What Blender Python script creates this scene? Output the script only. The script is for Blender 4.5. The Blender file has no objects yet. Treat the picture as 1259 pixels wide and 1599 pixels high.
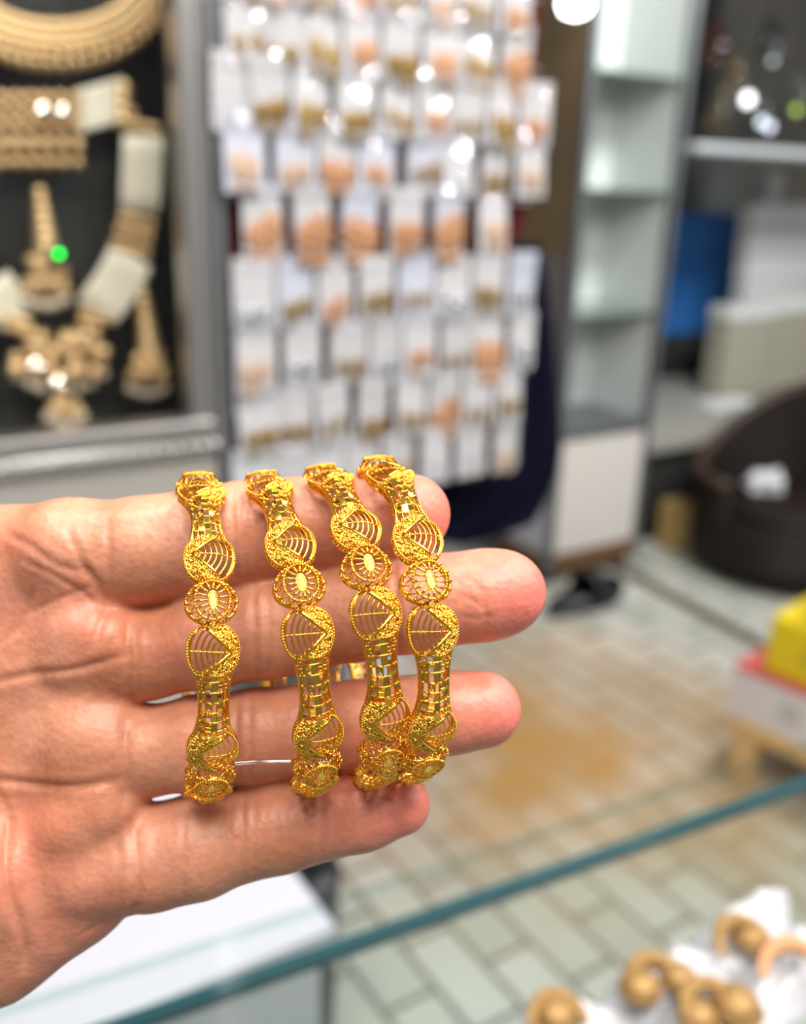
import bpy, bmesh, math, random
import numpy as np
from mathutils import Vector, Matrix
rnd = random.Random(7)
R = math.radians
sc = bpy.context.scene
col = sc.collection

# ------------------------------------------------------------------ camera
FP, W, H = 1500.0, 1259, 1599
CAM = Vector((0, 0, 1.45))
PITCH, ROLL = R(19.3), R(1.87)
fwd = Vector((0, math.cos(PITCH), -math.sin(PITCH)))
up0 = Vector((0, math.sin(PITCH), math.cos(PITCH)))
r0 = Vector((1, 0, 0))
right = math.cos(ROLL) * r0 + math.sin(ROLL) * up0
up = -math.sin(ROLL) * r0 + math.cos(ROLL) * up0
cd = bpy.data.cameras.new('camera')
cam = bpy.data.objects.new('camera', cd)
col.objects.link(cam)
CAMROT = Matrix((right, up, -fwd)).transposed()
cam.matrix_world = Matrix.Translation(CAM) @ CAMROT.to_4x4()
cd.sensor_fit = 'VERTICAL'
cd.sensor_height = 24
cd.sensor_width = 24 * W / H
cd.lens = FP / H * 24
cd.clip_start = 0.01
cd.dof.use_dof = True
cd.dof.focus_distance = 0.1755
cd.dof.aperture_fstop = 5.9
sc.camera = cam

# ------------------------------------------------------------------ world, lights, exposure
wd = bpy.data.worlds.new('world'); sc.world = wd
wd.use_nodes = True
wd.node_tree.nodes['Background'].inputs[0].default_value = (0.93, 0.96, 1.0, 1)
wd.node_tree.nodes['Background'].inputs[1].default_value = 0.27
sc.view_settings.view_transform = 'Standard'
sc.view_settings.look = 'None'
sc.view_settings.gamma = 1
sc.view_settings.use_curve_mapping = False
sc.view_settings.exposure = -0.28


def area(name, loc, target, sx, sy, power, color=(1, 1, 1)):
    ld = bpy.data.lights.new(name, 'AREA')
    ld.shape = 'RECTANGLE'; ld.size = sx; ld.size_y = sy
    ld.energy = power; ld.color = color
    o = bpy.data.objects.new(name, ld); col.objects.link(o)
    o.location = loc
    o.rotation_euler = (Vector(target) - Vector(loc)).to_track_quat('-Z', 'Y').to_euler()
    return o


area('ceiling_light_over_counter', (0.25, -0.35, 2.65), (0.0, 0.1, 1.3), 1.3, 0.5, 41, (1, .97, .92))
area('ceiling_light_over_aisle', (0.9, 0.6, 2.7), (0.6, 1.0, 1.0), 1.2, 0.35, 27, (1, .98, .95))
area('ceiling_light_by_showcase', (-0.5, 0.45, 2.7), (-0.1, 1.2, 1.2), 0.5, 0.3, 16, (1, .97, .93))
area('added_fill_over_platform', (2.7, 3.2, 2.75), (1.7, 4.2, .7), 0.6, 0.4, 34, (1, .98, .95))  # unseen lamp added to brighten the box stacks
area('added_fill_over_tower', (1.45, 2.35, 2.75), (.75, 3.5, 1.1), 0.6, 0.4, 60, (.95, 1, .97))  # unseen lamp added to lighten the inside of the tower

for i_, (x_, y_, z_) in enumerate([(1.75, .55, 2.45), (1.5, .05, 2.6), (2.3, .9, 2.3)]):
    area('added_glint_spot', (x_, y_, z_), (.3, 1.4, 1.2), .07, .07, 7.5, (1, .98, .96))  # small unseen lamps added for glints on the packet sleeves

# ------------------------------------------------------------------ helpers: places
AZ = R(57)
U = Vector((math.sin(AZ), math.cos(AZ), 0))
V = Vector((-math.cos(AZ), math.sin(AZ), 0))


def S(a, b, z):
    return U * a + V * b + Vector((0, 0, z))


def ray(px, py):
    return (right * ((px - 629.5) / FP) - up * ((py - 799.5) / FP) + fwd)


def at_z(px, py, z):
    d = ray(px, py)
    return CAM + d * ((z - CAM.z) / d.z)


def at_b(px, py, b):
    d = ray(px, py)
    return CAM + d * ((b - CAM.dot(V)) / d.dot(V))


def at_d(px, py, d):
    return CAM + ray(px, py) * d


def ab(p):
    return p.dot(U), p.dot(V), p.z


STORE = Matrix((U, V, Vector((0, 0, 1)))).transposed()
STORE4 = STORE.to_4x4()


# ------------------------------------------------------------------ helpers: objects
def link(o, parent=None):
    col.objects.link(o)
    if parent is not None:
        o.parent = parent
    return o


def tag(o, label=None, cat=None, group=None, kind=None):
    if label: o['label'] = label
    if cat: o['category'] = cat
    if group: o['group'] = group
    if kind: o['kind'] = kind
    return o


def empty(name, loc, rot=None):
    o = bpy.data.objects.new(name, None)
    o.empty_display_size = 0.02
    link(o)
    m = (rot if rot is not None else Matrix.Identity(3)).to_4x4()
    o.matrix_world = Matrix.Translation(loc) @ m
    return o


def copy_tree(o, parent=None):
    c = o.copy(); col.objects.link(c)
    if parent is not None:
        c.parent = parent
    for ch in list(o.children):
        copy_tree(ch, c)
    return c


_b = bmesh.new(); bmesh.ops.create_icosphere(_b, subdivisions=1, radius=1)
ICO1 = (np.array([v.co[:] for v in _b.verts]), [[v.index for v in f.verts] for f in _b.faces]); _b.free()
_b = bmesh.new(); bmesh.ops.create_icosphere(_b, subdivisions=2, radius=1)
ICO2 = (np.array([v.co[:] for v in _b.verts]), [[v.index for v in f.verts] for f in _b.faces]); _b.free()


class MB:
    def __init__(s):
        s.v = []; s.f = []; s.n = 0

    def add(s, vs, fs):
        s.v.extend([tuple(p) for p in vs])
        s.f.extend([[i + s.n for i in f] for f in fs])
        s.n += len(vs)

    def ball(s, c, r, sub=1, scale=(1, 1, 1)):
        vs, fs = ICO1 if sub == 1 else ICO2
        s.add(vs * np.array(scale) * r + np.array(c), fs)

    def box(s, c, size, rot=None):
        x, y, z = [k / 2 for k in size]
        vs = [Vector((i * x, j * y, k * z)) for i in (-1, 1) for j in (-1, 1) for k in (-1, 1)]
        if rot is not None: vs = [rot @ v for v in vs]
        c = Vector(c)
        s.add([v + c for v in vs], [(0, 1, 3, 2), (4, 6, 7, 5), (0, 4, 5, 1), (2, 3, 7, 6), (0, 2, 6, 4), (1, 5, 7, 3)])

    def bevel_box(s, c, size, r=0.004, rot=None, seg=2):
        b = bmesh.new(); bmesh.ops.create_cube(b, size=1)
        for v in b.verts: v.co = Vector((v.co.x * size[0], v.co.y * size[1], v.co.z * size[2]))
        bmesh.ops.bevel(b, geom=list(b.edges), offset=r, segments=seg, profile=0.5, affect='EDGES')
        b.verts.index_update()
        c = Vector(c)
        s.add([((rot @ v.co) if rot is not None else v.co) + c for v in b.verts], [[v.index for v in f.verts] for f in b.faces])
        b.free()

    def tube(s, pts, r, n=6, closed=False, caps=True):
        pts = [Vector(p) for p in pts]
        m = len(pts)
        rs = r if isinstance(r, (list, tuple)) else [r] * m
        base = s.n
        prev = None
        for i, p in enumerate(pts):
            a = pts[(i - 1) % m] if (closed or i > 0) else p
            b = pts[(i + 1) % m] if (closed or i < m - 1) else p
            t = (b - a)
            if t.length < 1e-12: t = Vector((0, 0, 1))
            t.normalize()
            if prev is None:
                q = Vector((0, 0, 1)) if abs(t.z) < 0.9 else Vector((1, 0, 0))
                nrm = t.cross(q).normalized()
            else:
                nrm = (prev - t * prev.dot(t))
                nrm = nrm.normalized() if nrm.length > 1e-9 else t.orthogonal().normalized()
            prev = nrm
            bn = t.cross(nrm)
            for k in range(n):
                w = 2 * math.pi * k / n
                s.v.append(tuple(p + (nrm * math.cos(w) + bn * math.sin(w)) * rs[i]))
        s.n += m * n
        rng = m if closed else m - 1
        for i in range(rng):
            j = (i + 1) % m
            for k in range(n):
                k2 = (k + 1) % n
                s.f.append([base + i * n + k, base + i * n + k2, base + j * n + k2, base + j * n + k])
        if caps and not closed:
            s.f.append([base + k for k in range(n)][::-1])
            s.f.append([base + (m - 1) * n + k for k in range(n)])

    def lathe(s, prof, n=24, c=(0, 0, 0), rot=None):
        base = s.n
        c = Vector(c)
        for (r, z) in prof:
            for k in range(n):
                w = 2 * math.pi * k / n
                v = Vector((r * math.cos(w), r * math.sin(w), z))
                if rot is not None: v = rot @ v
                s.v.append(tuple(v + c))
        m = len(prof); s.n += m * n
        for i in range(m - 1):
            for k in range(n):
                k2 = (k + 1) % n
                s.f.append([base + i * n + k, base + i * n + k2, base + (i + 1) * n + k2, base + (i + 1) * n + k])
        s.f.append([base + k for k in range(n)][::-1])
        s.f.append([base + (m - 1) * n + k for k in range(n)])

    def mesh(s, name, mat, smooth=True):
        me = bpy.data.meshes.new(name)
        me.from_pydata(s.v, [], s.f)
        me.materials.append(mat)
        if smooth:
            me.polygons.foreach_set('use_smooth', [True] * len(me.polygons))
        me.update()
        return me

    def build(s, name, mat, parent=None, smooth=True):
        o = bpy.data.objects.new(name, s.mesh(name, mat, smooth))
        return link(o, parent)


# ------------------------------------------------------------------ materials
def pmat(name, color, rough=0.5, metal=0.0, spec=0.5, coat=0.0, noise=None, bump=None, emit=None, trans=0.0):
    """noise = (scale, other colour, amount); bump = (scale, strength)"""
    m = bpy.data.materials.new(name); m.use_nodes = True
    nt = m.node_tree; p = nt.nodes['Principled BSDF']
    p.inputs['Base Color'].default_value = (*color, 1)
    p.inputs['Roughness'].default_value = rough
    p.inputs['Metallic'].default_value = metal
    p.inputs['Specular IOR Level'].default_value = spec
    p.inputs['Coat Weight'].default_value = coat
    p.inputs['Transmission Weight'].default_value = trans
    if noise or bump:
        tc = nt.nodes.new('ShaderNodeTexCoord')
    if noise:
        n = nt.nodes.new('ShaderNodeTexNoise'); n.inputs['Scale'].default_value = noise[0]; n.inputs['Detail'].default_value = 4
        nt.links.new(tc.outputs['Object'], n.inputs['Vector'])
        rp = nt.nodes.new('ShaderNodeValToRGB')
        rp.color_ramp.elements[0].position = 0.35; rp.color_ramp.elements[1].position = 0.68
        rp.color_ramp.elements[0].color = (*color, 1)
        o = noise[1]; k = noise[2]
        rp.color_ramp.elements[1].color = (*[color[i] * (1 - k) + o[i] * k for i in range(3)], 1)
        nt.links.new(n.outputs['Fac'], rp.inputs['Fac'])
        nt.links.new(rp.outputs['Color'], p.inputs['Base Color'])
    if bump:
        n2 = nt.nodes.new('ShaderNodeTexNoise'); n2.inputs['Scale'].default_value = bump[0]; n2.inputs['Detail'].default_value = 3
        nt.links.new(tc.outputs['Object'], n2.inputs['Vector'])
        b = nt.nodes.new('ShaderNodeBump'); b.inputs['Strength'].default_value = bump[1]; b.inputs['Distance'].default_value = 0.002
        nt.links.new(n2.outputs['Fac'], b.inputs['Height'])
        nt.links.new(b.outputs['Normal'], p.inputs['Normal'])
    if emit:
        p.inputs['Emission Color'].default_value = (*emit[0], 1)
        p.inputs['Emission Strength'].default_value = emit[1]
    return m


def clear_mat(name, tint, gloss=0.06, rough=0.05, edge=0.5):
    m = bpy.data.materials.new(name); m.use_nodes = True
    nt = m.node_tree; nt.nodes.clear()
    out = nt.nodes.new('ShaderNodeOutputMaterial')
    t = nt.nodes.new('ShaderNodeBsdfTransparent'); t.inputs['Color'].default_value = (*tint, 1)
    g = nt.nodes.new('ShaderNodeBsdfGlossy'); g.inputs['Roughness'].default_value = rough
    fr_ = nt.nodes.new('ShaderNodeFresnel'); fr_.inputs['IOR'].default_value = 1.4
    mr = nt.nodes.new('ShaderNodeMath'); mr.operation = 'MULTIPLY_ADD'; mr.use_clamp = True
    mr.inputs[1].default_value = edge; mr.inputs[2].default_value = gloss
    ge = nt.nodes.new('ShaderNodeNewGeometry'); fm = nt.nodes.new('ShaderNodeMath'); fm.operation = 'MULTIPLY_ADD'
    fm.inputs[1].default_value = -1; fm.inputs[2].default_value = 1
    nt.links.new(ge.outputs['Backfacing'], fm.inputs[0])          # light leaving the sheet is not reflected a second time
    f2 = nt.nodes.new('ShaderNodeMath'); f2.operation = 'MULTIPLY'
    nt.links.new(fr_.outputs[0], f2.inputs[0]); nt.links.new(fm.outputs[0], f2.inputs[1])
    nt.links.new(f2.outputs[0], mr.inputs[0])
    mx = nt.nodes.new('ShaderNodeMixShader')
    nt.links.new(mr.outputs[0], mx.inputs['Fac'])
    nt.links.new(t.outputs[0], mx.inputs[1]); nt.links.new(g.outputs[0], mx.inputs[2])
    nt.links.new(mx.outputs[0], out.inputs['Surface'])
    return m


GOLD = pmat('gold_polished', (1.0, 0.575, 0.08), 0.16, 1.0)
GOLD_GRAIN = pmat('gold_granulated', (1.0, 0.62, 0.10), 0.17, 1.0, bump=(2600, 0.25))
GOLD_MIRROR = pmat('gold_diamond_cut', (1.0, 0.60, 0.10), 0.16, 1.0)
GOLD_OLD = pmat('gold_showcase', (0.80, 0.54, 0.27), 0.3, 0.7, bump=(500, 0.5))
GOLD_DARK = pmat('gold_earring', (0.40, 0.25, 0.065), 0.35, 0.8)
ROSE = pmat('rose_gold_earring', (0.66, 0.35, 0.18), 0.4, 0.5)
ROSE_PALE = pmat('pale_rose_earring', (0.68, 0.48, 0.34), 0.4, 0.4)
SILVER = pmat('silver_earring', (0.75, 0.75, 0.76), 0.2, 0.9)
DROP = pmat('champagne_pearl', (0.62, 0.50, 0.36), 0.25, 0.1, coat=0.4)
PEARL = pmat('pearl', (0.80, 0.72, 0.56), 0.3, 0, coat=0.3)
STEEL = pmat('brushed_steel', (0.50, 0.475, 0.455), 0.3, 0.85, bump=(60, 0.1))
STEEL_DARK = pmat('dark_steel', (0.20, 0.21, 0.22), 0.35, 0.6)
WHITE = pmat('white_laminate', (0.57, 0.57, 0.63), 0.45)
CARD = pmat('white_card', (0.64, 0.62, 0.605), 0.6, noise=(30, (.55, .55, .60), .6))
CARD_BLUE = pmat('bluish_white_card', (0.58, 0.60, 0.67), 0.6)
BEIGE = pmat('beige_laminate', (0.42, 0.385, 0.345), 0.5, noise=(4, (.37, .345, .31), .5))
SLEEVE = clear_mat('clear_plastic', (0.97, 0.97, 0.98), 0.05, 0.06, 0.8)
GLASS = clear_mat('counter_glass', (0.96, 0.985, 0.975), 0.0, 0.02, 0.8)
SHOW_GLASS = clear_mat('showcase_glass', (0.97, 0.98, 0.98), 0.0, 0.02, 0.7)
TEAL = pmat('glass_cut_edge', (0.022, 0.085, 0.105), 0.15, 0, coat=0.5)
NAVY = pmat('navy_cloth', (0.003, 0.003, 0.013), 0.9, spec=0.1)
MAROON = pmat('maroon_cloth', (0.10, 0.012, 0.012), 0.9, spec=0.15)
BLACK = pmat('black_plastic', (0.01, 0.01, 0.012), 0.4)
DARK = pmat('dark_backboard', (0.008, 0.009, 0.010), 0.35, noise=(9, (.05, .048, .042), .8))
BROWN = pmat('brown_wood', (0.25, 0.16, 0.08), 0.5, noise=(5, (.20, .15, .09), .8))
SKIN = None


def make_skin():
    m = bpy.data.materials.new('skin'); m.use_nodes = True
    nt = m.node_tree; p = nt.nodes['Principled BSDF']
    L = nt.links.new
    tc = nt.nodes.new('ShaderNodeTexCoord')
    at = nt.nodes.new('ShaderNodeAttribute'); at.attribute_name = 'flush'
    n1 = nt.nodes.new('ShaderNodeTexNoise'); n1.inputs['Scale'].default_value = 55; n1.inputs['Detail'].default_value = 5
    L(tc.outputs['Object'], n1.inputs['Vector'])
    n2 = nt.nodes.new('ShaderNodeTexNoise'); n2.inputs['Scale'].default_value = 420; n2.inputs['Detail'].default_value = 3
    L(tc.outputs['Object'], n2.inputs['Vector'])
    # base: tan to pinkish mottling
    r1 = nt.nodes.new('ShaderNodeValToRGB')
    r1.color_ramp.elements[0].position = 0.36; r1.color_ramp.elements[0].color = (0.57, 0.22, 0.12, 1)
    r1.color_ramp.elements[1].position = 0.66; r1.color_ramp.elements[1].color = (0.73, 0.335, 0.21, 1)
    L(n1.outputs['Fac'], r1.inputs['Fac'])
    mx = nt.nodes.new('ShaderNodeMix'); mx.data_type = 'RGBA'
    L(at.outputs['Fac'], mx.inputs['Factor'])
    L(r1.outputs['Color'], mx.inputs['A'])
    mx.inputs['B'].default_value = (0.80, 0.19, 0.15, 1)
    mx2 = nt.nodes.new('ShaderNodeMix'); mx2.data_type = 'RGBA'; mx2.blend_type = 'MULTIPLY'
    mr = nt.nodes.new('ShaderNodeMapRange'); mr.inputs['From Min'].default_value = .3; mr.inputs['From Max'].default_value = .7
    mr.inputs['To Min'].default_value = .9; mr.inputs['To Max'].default_value = 1.06
    L(n2.outputs['Fac'], mr.inputs['Value'])
    mx2.inputs['Factor'].default_value = 1
    L(mx.outputs['Result'], mx2.inputs['A']); L(mr.outputs['Result'], mx2.inputs['B'])
    L(mx2.outputs['Result'], p.inputs['Base Color'])
    p.inputs['Roughness'].default_value = 0.42
    p.inputs['Specular IOR Level'].default_value = 0.45
    p.inputs['Subsurface Weight'].default_value = 0.22
    p.inputs['Subsurface Radius'].default_value = (1.0, 0.35, 0.2)
    p.inputs['Subsurface Scale'].default_value = 0.003
    # skin ridges and pores
    vo = nt.nodes.new('ShaderNodeTexVoronoi'); vo.inputs['Scale'].default_value = 750
    L(tc.outputs['Object'], vo.inputs['Vector'])
    n3 = nt.nodes.new('ShaderNodeTexNoise'); n3.inputs['Scale'].default_value = 260; n3.inputs['Detail'].default_value = 5
    L(tc.outputs['Object'], n3.inputs['Vector'])
    b1 = nt.nodes.new('ShaderNodeBump'); b1.inputs['Strength'].default_value = 0.22; b1.inputs['Distance'].default_value = 0.0004
    L(vo.outputs['Distance'], b1.inputs['Height'])
    b2 = nt.nodes.new('ShaderNodeBump'); b2.inputs['Strength'].default_value = 0.35; b2.inputs['Distance'].default_value = 0.0007
    L(n3.outputs['Fac'], b2.inputs['Height']); L(b1.outputs['Normal'], b2.inputs['Normal'])
    L(b2.outputs['Normal'], p.inputs['Normal'])
    return m


def surface_nets(F, o, h):
    ins = F < 0
    nx, ny, nz = F.shape
    cs = np.zeros((nx - 1, ny - 1, nz - 1), np.int8)
    for a in (0, 1):
        for b in (0, 1):
            for c in (0, 1):
                cs += ins[a:nx - 1 + a, b:ny - 1 + b, c:nz - 1 + c]
    I, J, K = np.nonzero((cs > 0) & (cs < 8))
    acc = np.zeros((len(I), 3)); cnt = np.zeros(len(I))
    corners = [(a, b, c) for a in (0, 1) for b in (0, 1) for c in (0, 1)]
    for A in corners:
        for ax in range(3):
            if A[ax] == 1: continue
            B = list(A); B[ax] = 1
            f0 = F[I + A[0], J + A[1], K + A[2]]; f1 = F[I + B[0], J + B[1], K + B[2]]
            x = (f0 < 0) != (f1 < 0)
            t = np.where(x, f0 / np.where(x, f0 - f1, 1), 0)
            p = np.tile(np.array(A, float), (len(I), 1)); p[:, ax] += t
            acc[x] += p[x]; cnt[x] += 1
    vs = (acc / cnt[:, None] + np.stack([I, J, K], 1)) * h + np.array(o)
    idx = -np.ones(cs.shape, np.int64); idx[I, J, K] = np.arange(len(I))
    faces = []
    # x edges
    s0 = ins[:-1, 1:-1, 1:-1]; s1 = ins[1:, 1:-1, 1:-1]
    i, j, k = np.nonzero(s0 != s1); fl = s0[i, j, k]; j += 1; k += 1
    q = np.stack([idx[i, j - 1, k - 1], idx[i, j, k - 1], idx[i, j, k], idx[i, j - 1, k]], 1); q[~fl] = q[~fl][:, ::-1]; faces.append(q)
    s0 = ins[1:-1, :-1, 1:-1]; s1 = ins[1:-1, 1:, 1:-1]
    i, j, k = np.nonzero(s0 != s1); fl = s0[i, j, k]; i += 1; k += 1
    q = np.stack([idx[i - 1, j, k - 1], idx[i - 1, j, k], idx[i, j, k], idx[i, j, k - 1]], 1); q[~fl] = q[~fl][:, ::-1]; faces.append(q)
    s0 = ins[1:-1, 1:-1, :-1]; s1 = ins[1:-1, 1:-1, 1:]
    i, j, k = np.nonzero(s0 != s1); fl = s0[i, j, k]; i += 1; j += 1
    q = np.stack([idx[i - 1, j - 1, k], idx[i, j - 1, k], idx[i, j, k], idx[i - 1, j, k]], 1); q[~fl] = q[~fl][:, ::-1]; faces.append(q)
    return vs, np.concatenate(faces)


HD = 200.0           # mm from the lens to the plane of the fingers


def hp(px, py, dz=0.0):
    d = HD - dz
    return np.array([(px - 629.5) * d / FP, -(py - 799.5) * d / FP, dz])


def hr(r): return r * HD / FP


def build_hand():
    h = 0.62
    lo = np.array([-160.0, -125.0, -34.0]); hi = np.array([34.0, 40.0, 30.0])
    n = ((hi - lo) / h).astype(int)
    ax = [lo[i] + np.arange(n[i]) * h for i in range(3)]
    F = np.full(n, 1e3, np.float32)

    def chain(pts, k_in, k_out, zs=1.0):
        nonlocal F
        P = [hp(p[0], p[1], p[3] if len(p) > 3 else 0.0) for p in pts]
        Rr = [hr(p[2]) for p in pts]
        rm = max(Rr) + 10
        mn = np.min(P, 0) - rm; mxx = np.max(P, 0) + rm
        i0 = np.maximum(((mn - lo) / h).astype(int), 0); i1 = np.minimum(((mxx - lo) / h).astype(int) + 1, n)
        if np.any(i1 <= i0): return
        X = ax[0][i0[0]:i1[0], None, None]; Y = ax[1][None, i0[1]:i1[1], None]; Z = ax[2][None, None, i0[2]:i1[2]]
        G = None
        for q in range(len(P) - 1):
            a, b = P[q], P[q + 1]; d = b - a
            dd = d[0] ** 2 + d[1] ** 2 + (d[2] / zs) ** 2
            t = np.clip(((X - a[0]) * d[0] + (Y - a[1]) * d[1] + (Z - a[2]) / zs * d[2] / zs) / dd, 0, 1)
            e = np.sqrt((X - a[0] - t * d[0]) ** 2 + (Y - a[1] - t * d[1]) ** 2 + ((Z - a[2] - t * d[2]) / zs) ** 2) - (Rr[q] + (Rr[q + 1] - Rr[q]) * t)
            e = e * (0.5 + 0.5 * zs)
            if G is None: G = e
            else:
                hh = np.maximum(k_in - np.abs(G - e), 0) / k_in
                G = np.minimum(G, e) - hh * hh * k_in * 0.25
        sl = tuple(slice(i0[q], i1[q]) for q in range(3))
        E = F[sl]
        hh = np.maximum(k_out - np.abs(E - G), 0) / k_out
        F[sl] = np.minimum(E, G) - hh * hh * k_out * 0.25

    # palm: four metacarpal columns, heel, thumb base, thumb, wrist and a length of forearm
    z = 0.62
    chain([(120, 868, 82, 0), (20, 888, 96, -3), (-400, 1090, 150, -5)], 3, 1, z)
    chain([(140, 1020, 76, 1), (0, 1060, 100, -4), (-400, 1170, 150, -6)], 3, 8, z)
    chain([(140, 1175, 76, 1), (0, 1200, 100, -4), (-400, 1270, 150, -6)], 3, 8, z)
    chain([(165, 1350, 79, 0), (95, 1375, 104, -2), (-30, 1432, 132, -2), (-160, 1450, 155, -2), (-400, 1440, 165, -5)], 5, 8, z)
    chain([(-20, 1380, 60, 7), (-210, 1400, 90, 8)], 4, 12, 0.8)          # pad at the heel of the hand
    chain([(-430, 1200, 140, 2), (-230, 950, 125, 4), (-150, 790, 80, 0)], 5, 8, 0.8)   # thumb base
    chain([(-130, 760, 84, 2), (-165, 590, 70, 4), (-190, 450, 58, 6), (-195, 400, 50, 7)], 3, 6, 0.9)
    chain([(-380, 1270, 190, -8), (-620, 1340, 190, -10), (-1000, 1450, 215, -14)], 6, 14, 0.8)
    # mounts under the fingers
    chain([(130, 1150, 36, 4), (165, 1160, 34, 4.5)], 3, 11)
    chain([(165, 1265, 44, 5), (120, 1290, 44, 5)], 3, 8)
    chain([(120, 985, 40, 5), (165, 1000, 36, 6)], 3, 8)
    chain([(90, 850, 50, 4), (140, 858, 45, 4)], 3, 8)
    # index
    chain([(110, 866, 80, 0), (230, 858, 80, 0), (300, 848, 78, 0), (380, 832, 77, 0), (430, 826, 74, -1), (480, 820, 71, -1), (540, 815, 66, 0),
           (590, 809, 65, 1), (641, 803, 62, 2)], 3, 2.5)
    # middle
    chain([(130, 1020, 66, 1), (232, 1022, 65, 0), (330, 999, 71, 1), (420, 981, 74, 0), (480, 969, 74, -1), (560, 955, 73, 0),
           (640, 944, 72, 1), (700, 936, 67, 1), (760, 929, 67, 2), (788, 925, 64, 2)], 3, 2)
    # ring
    chain([(130, 1180, 64, 1), (232, 1173, 65, 0), (310, 1160, 69, 0), (400, 1147, 69, -1), (470, 1139, 66, -1), (560, 1131, 65, 0),
           (640, 1121, 61, 0), (700, 1113, 60, 1), (753, 1108, 60, 1)], 3, 2)
    # little finger
    chain([(140, 1352, 78, 0), (240, 1338, 77, 0), (310, 1322, 76, 0), (390, 1300, 67, -1), (445, 1290, 66, -1), (506, 1278, 58, 0),
           (565, 1268, 56, 1), (624, 1256, 48, 1)], 3, 2.2)
    vs, fs = surface_nets(F, lo, h)
    me = bpy.data.meshes.new('hand')
    me.from_pydata(vs.tolist(), [], fs.tolist())
    nv = len(vs)
    N = np.empty(nv * 3); me.vertices.foreach_get('normal', N); N = N.reshape(-1, 3)
    # two smoothing passes over the net
    E = np.empty(len(me.edges) * 2, np.int64); me.edges.foreach_get('vertices', E); E = E.reshape(-1, 2)
    for _ in range(3):
        s = np.zeros_like(vs); c = np.zeros(nv)
        for q in (0, 1):
            for k in range(3): s[:, k] += np.bincount(E[:, q], vs[E[:, 1 - q], k], nv)
            c += np.bincount(E[:, q], minlength=nv)
        vs = vs * 0.4 + 0.6 * s / c[:, None]
    disp = np.zeros(nv)
    front = np.clip(N[:, 2] * 2.2, 0, 1)

    def crease(pts, depth, sig, puff=0.25):
        P = [hp(x, y)[:2] for x, y in pts]
        best = np.full(nv, 1e9); along = np.zeros(nv)
        tot = len(P) - 1
        for q in range(tot):
            a, b = P[q], P[q + 1]; d = b - a
            t = np.clip(((vs[:, :2] - a) @ d) / (d @ d), 0, 1)
            e = np.linalg.norm(vs[:, :2] - a - t[:, None] * d, axis=1)
            m = e < best; best[m] = e[m]; along[m] = (q + t[m]) / tot
        fade = np.clip(np.minimum(along, 1 - along) * 5 + 0.25, 0, 1)
        g = np.exp(-(best / sig) ** 2) - puff * np.exp(-((best - 2.4 * sig) / (1.5 * sig)) ** 2)
        disp[:] -= .85 * depth * g * fade * front

    for pts, d, sg in [
        ([(-60, 1215), (0, 1207), (70, 1212), (150, 1207), (213, 1196)], .75, .75),
        ([(-60, 1068), (0, 1060), (73, 1043), (140, 1034), (219, 1012)], .6, .7),
        ([(30, 1255), (45, 1330), (62, 1400), (64, 1450), (56, 1492)], .8, .8),
        ([(0, 1200), (25, 1250), (35, 1290)], .3, .7),
        ([(150, 870), (175, 905), (185, 950), (172, 1000)], .7, .8),
        ([(60, 870), (110, 890), (150, 920), (180, 950)], .35, .6),
        ([(40, 960), (90, 940), (140, 920), (170, 905)], .3, .6),
        ([(0, 1010), (40, 980), (75, 920), (95, 860)], .3, .7),
        ([(20, 830), (80, 850), (120, 880), (165, 890)], .4, .7),
        ([(130, 820), (150, 860), (170, 900)], .35, .6),
        ([(215, 960), (222, 1020), (216, 1085)], .6, .8), ([(226, 965), (236, 1020), (230, 1080)], .35, .5),
        ([(212, 1118), (219, 1175), (214, 1240)], .6, .8),
        ([(220, 1262), (236, 1310), (238, 1360), (222, 1412)], .65, .8), ([(200, 1280), (212, 1330), (205, 1390)], .3, .6),
        ([(250, 1380), (190, 1415), (130, 1450)], .25, .6),
        # index joints
        ([(188, 800), (196, 860), (190, 930)], .35, .7), ([(372, 765), (380, 830), (376, 905)], .5, .7), ([(390, 765), (397, 830), (392, 900)], .4, .6),
        ([(545, 760), (550, 815), (546, 870)], .5, .6),
        # middle joints
        ([(404, 915), (412, 980), (408, 1050)], .55, .7), ([(424, 912), (431, 980), (427, 1050)], .4, .6),
        ([(616, 880), (622, 945), (618, 1010)], .55, .6), ([(634, 880), (640, 945), (636, 1010)], .3, .5),
        ([(722, 925), (745, 935), (755, 960), (748, 985)], .22, .5), ([(715, 955), (740, 958), (770, 950)], .18, .5), ([(730, 900), (745, 915), (752, 940)], .18, .5),
        # ring joints
        ([(376, 1085), (382, 1148), (378, 1210)], .55, .7), ([(396, 1085), (401, 1148), (397, 1210)], .4, .6),
        ([(580, 1072), (586, 1128), (582, 1185)], .5, .6), ([(598, 1072), (603, 1128), (600, 1185)], .3, .5),
        # little finger joints
        ([(386, 1235), (392, 1300), (386, 1360)], .5, .65), ([(402, 1235), (407, 1298), (402, 1355)], .3, .55),
        ([(504, 1225), (509, 1280), (503, 1335)], .45, .6), ([(300, 1250), (306, 1320), (300, 1392)], .2, .6),
    ]:
        crease(pts, d, sg)
    vs = vs + N * disp[:, None]
    # fingertips and mounds are pinker
    fl = np.zeros(nv)
    for (x, y, rr, a) in [(850, 925, 120, .95), (760, 930, 80, .3), (815, 1108, 105, .9), (740, 1110, 80, .35), (700, 800, 75, .7), (672, 1250, 130, .8), (560, 1270, 70, .4),
                          (130, 1420, 120, .28), (60, 1330, 120, .2), (150, 960, 60, .25), (300, 1000, 60, .15), (40, 950, 80, .2), (20, 860, 60, .15)]:
        c = hp(x, y)
        fl = np.maximum(fl, a * np.exp(-((vs[:, 0] - c[0]) ** 2 + (vs[:, 1] - c[1]) ** 2) / hr(rr) ** 2))
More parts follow.
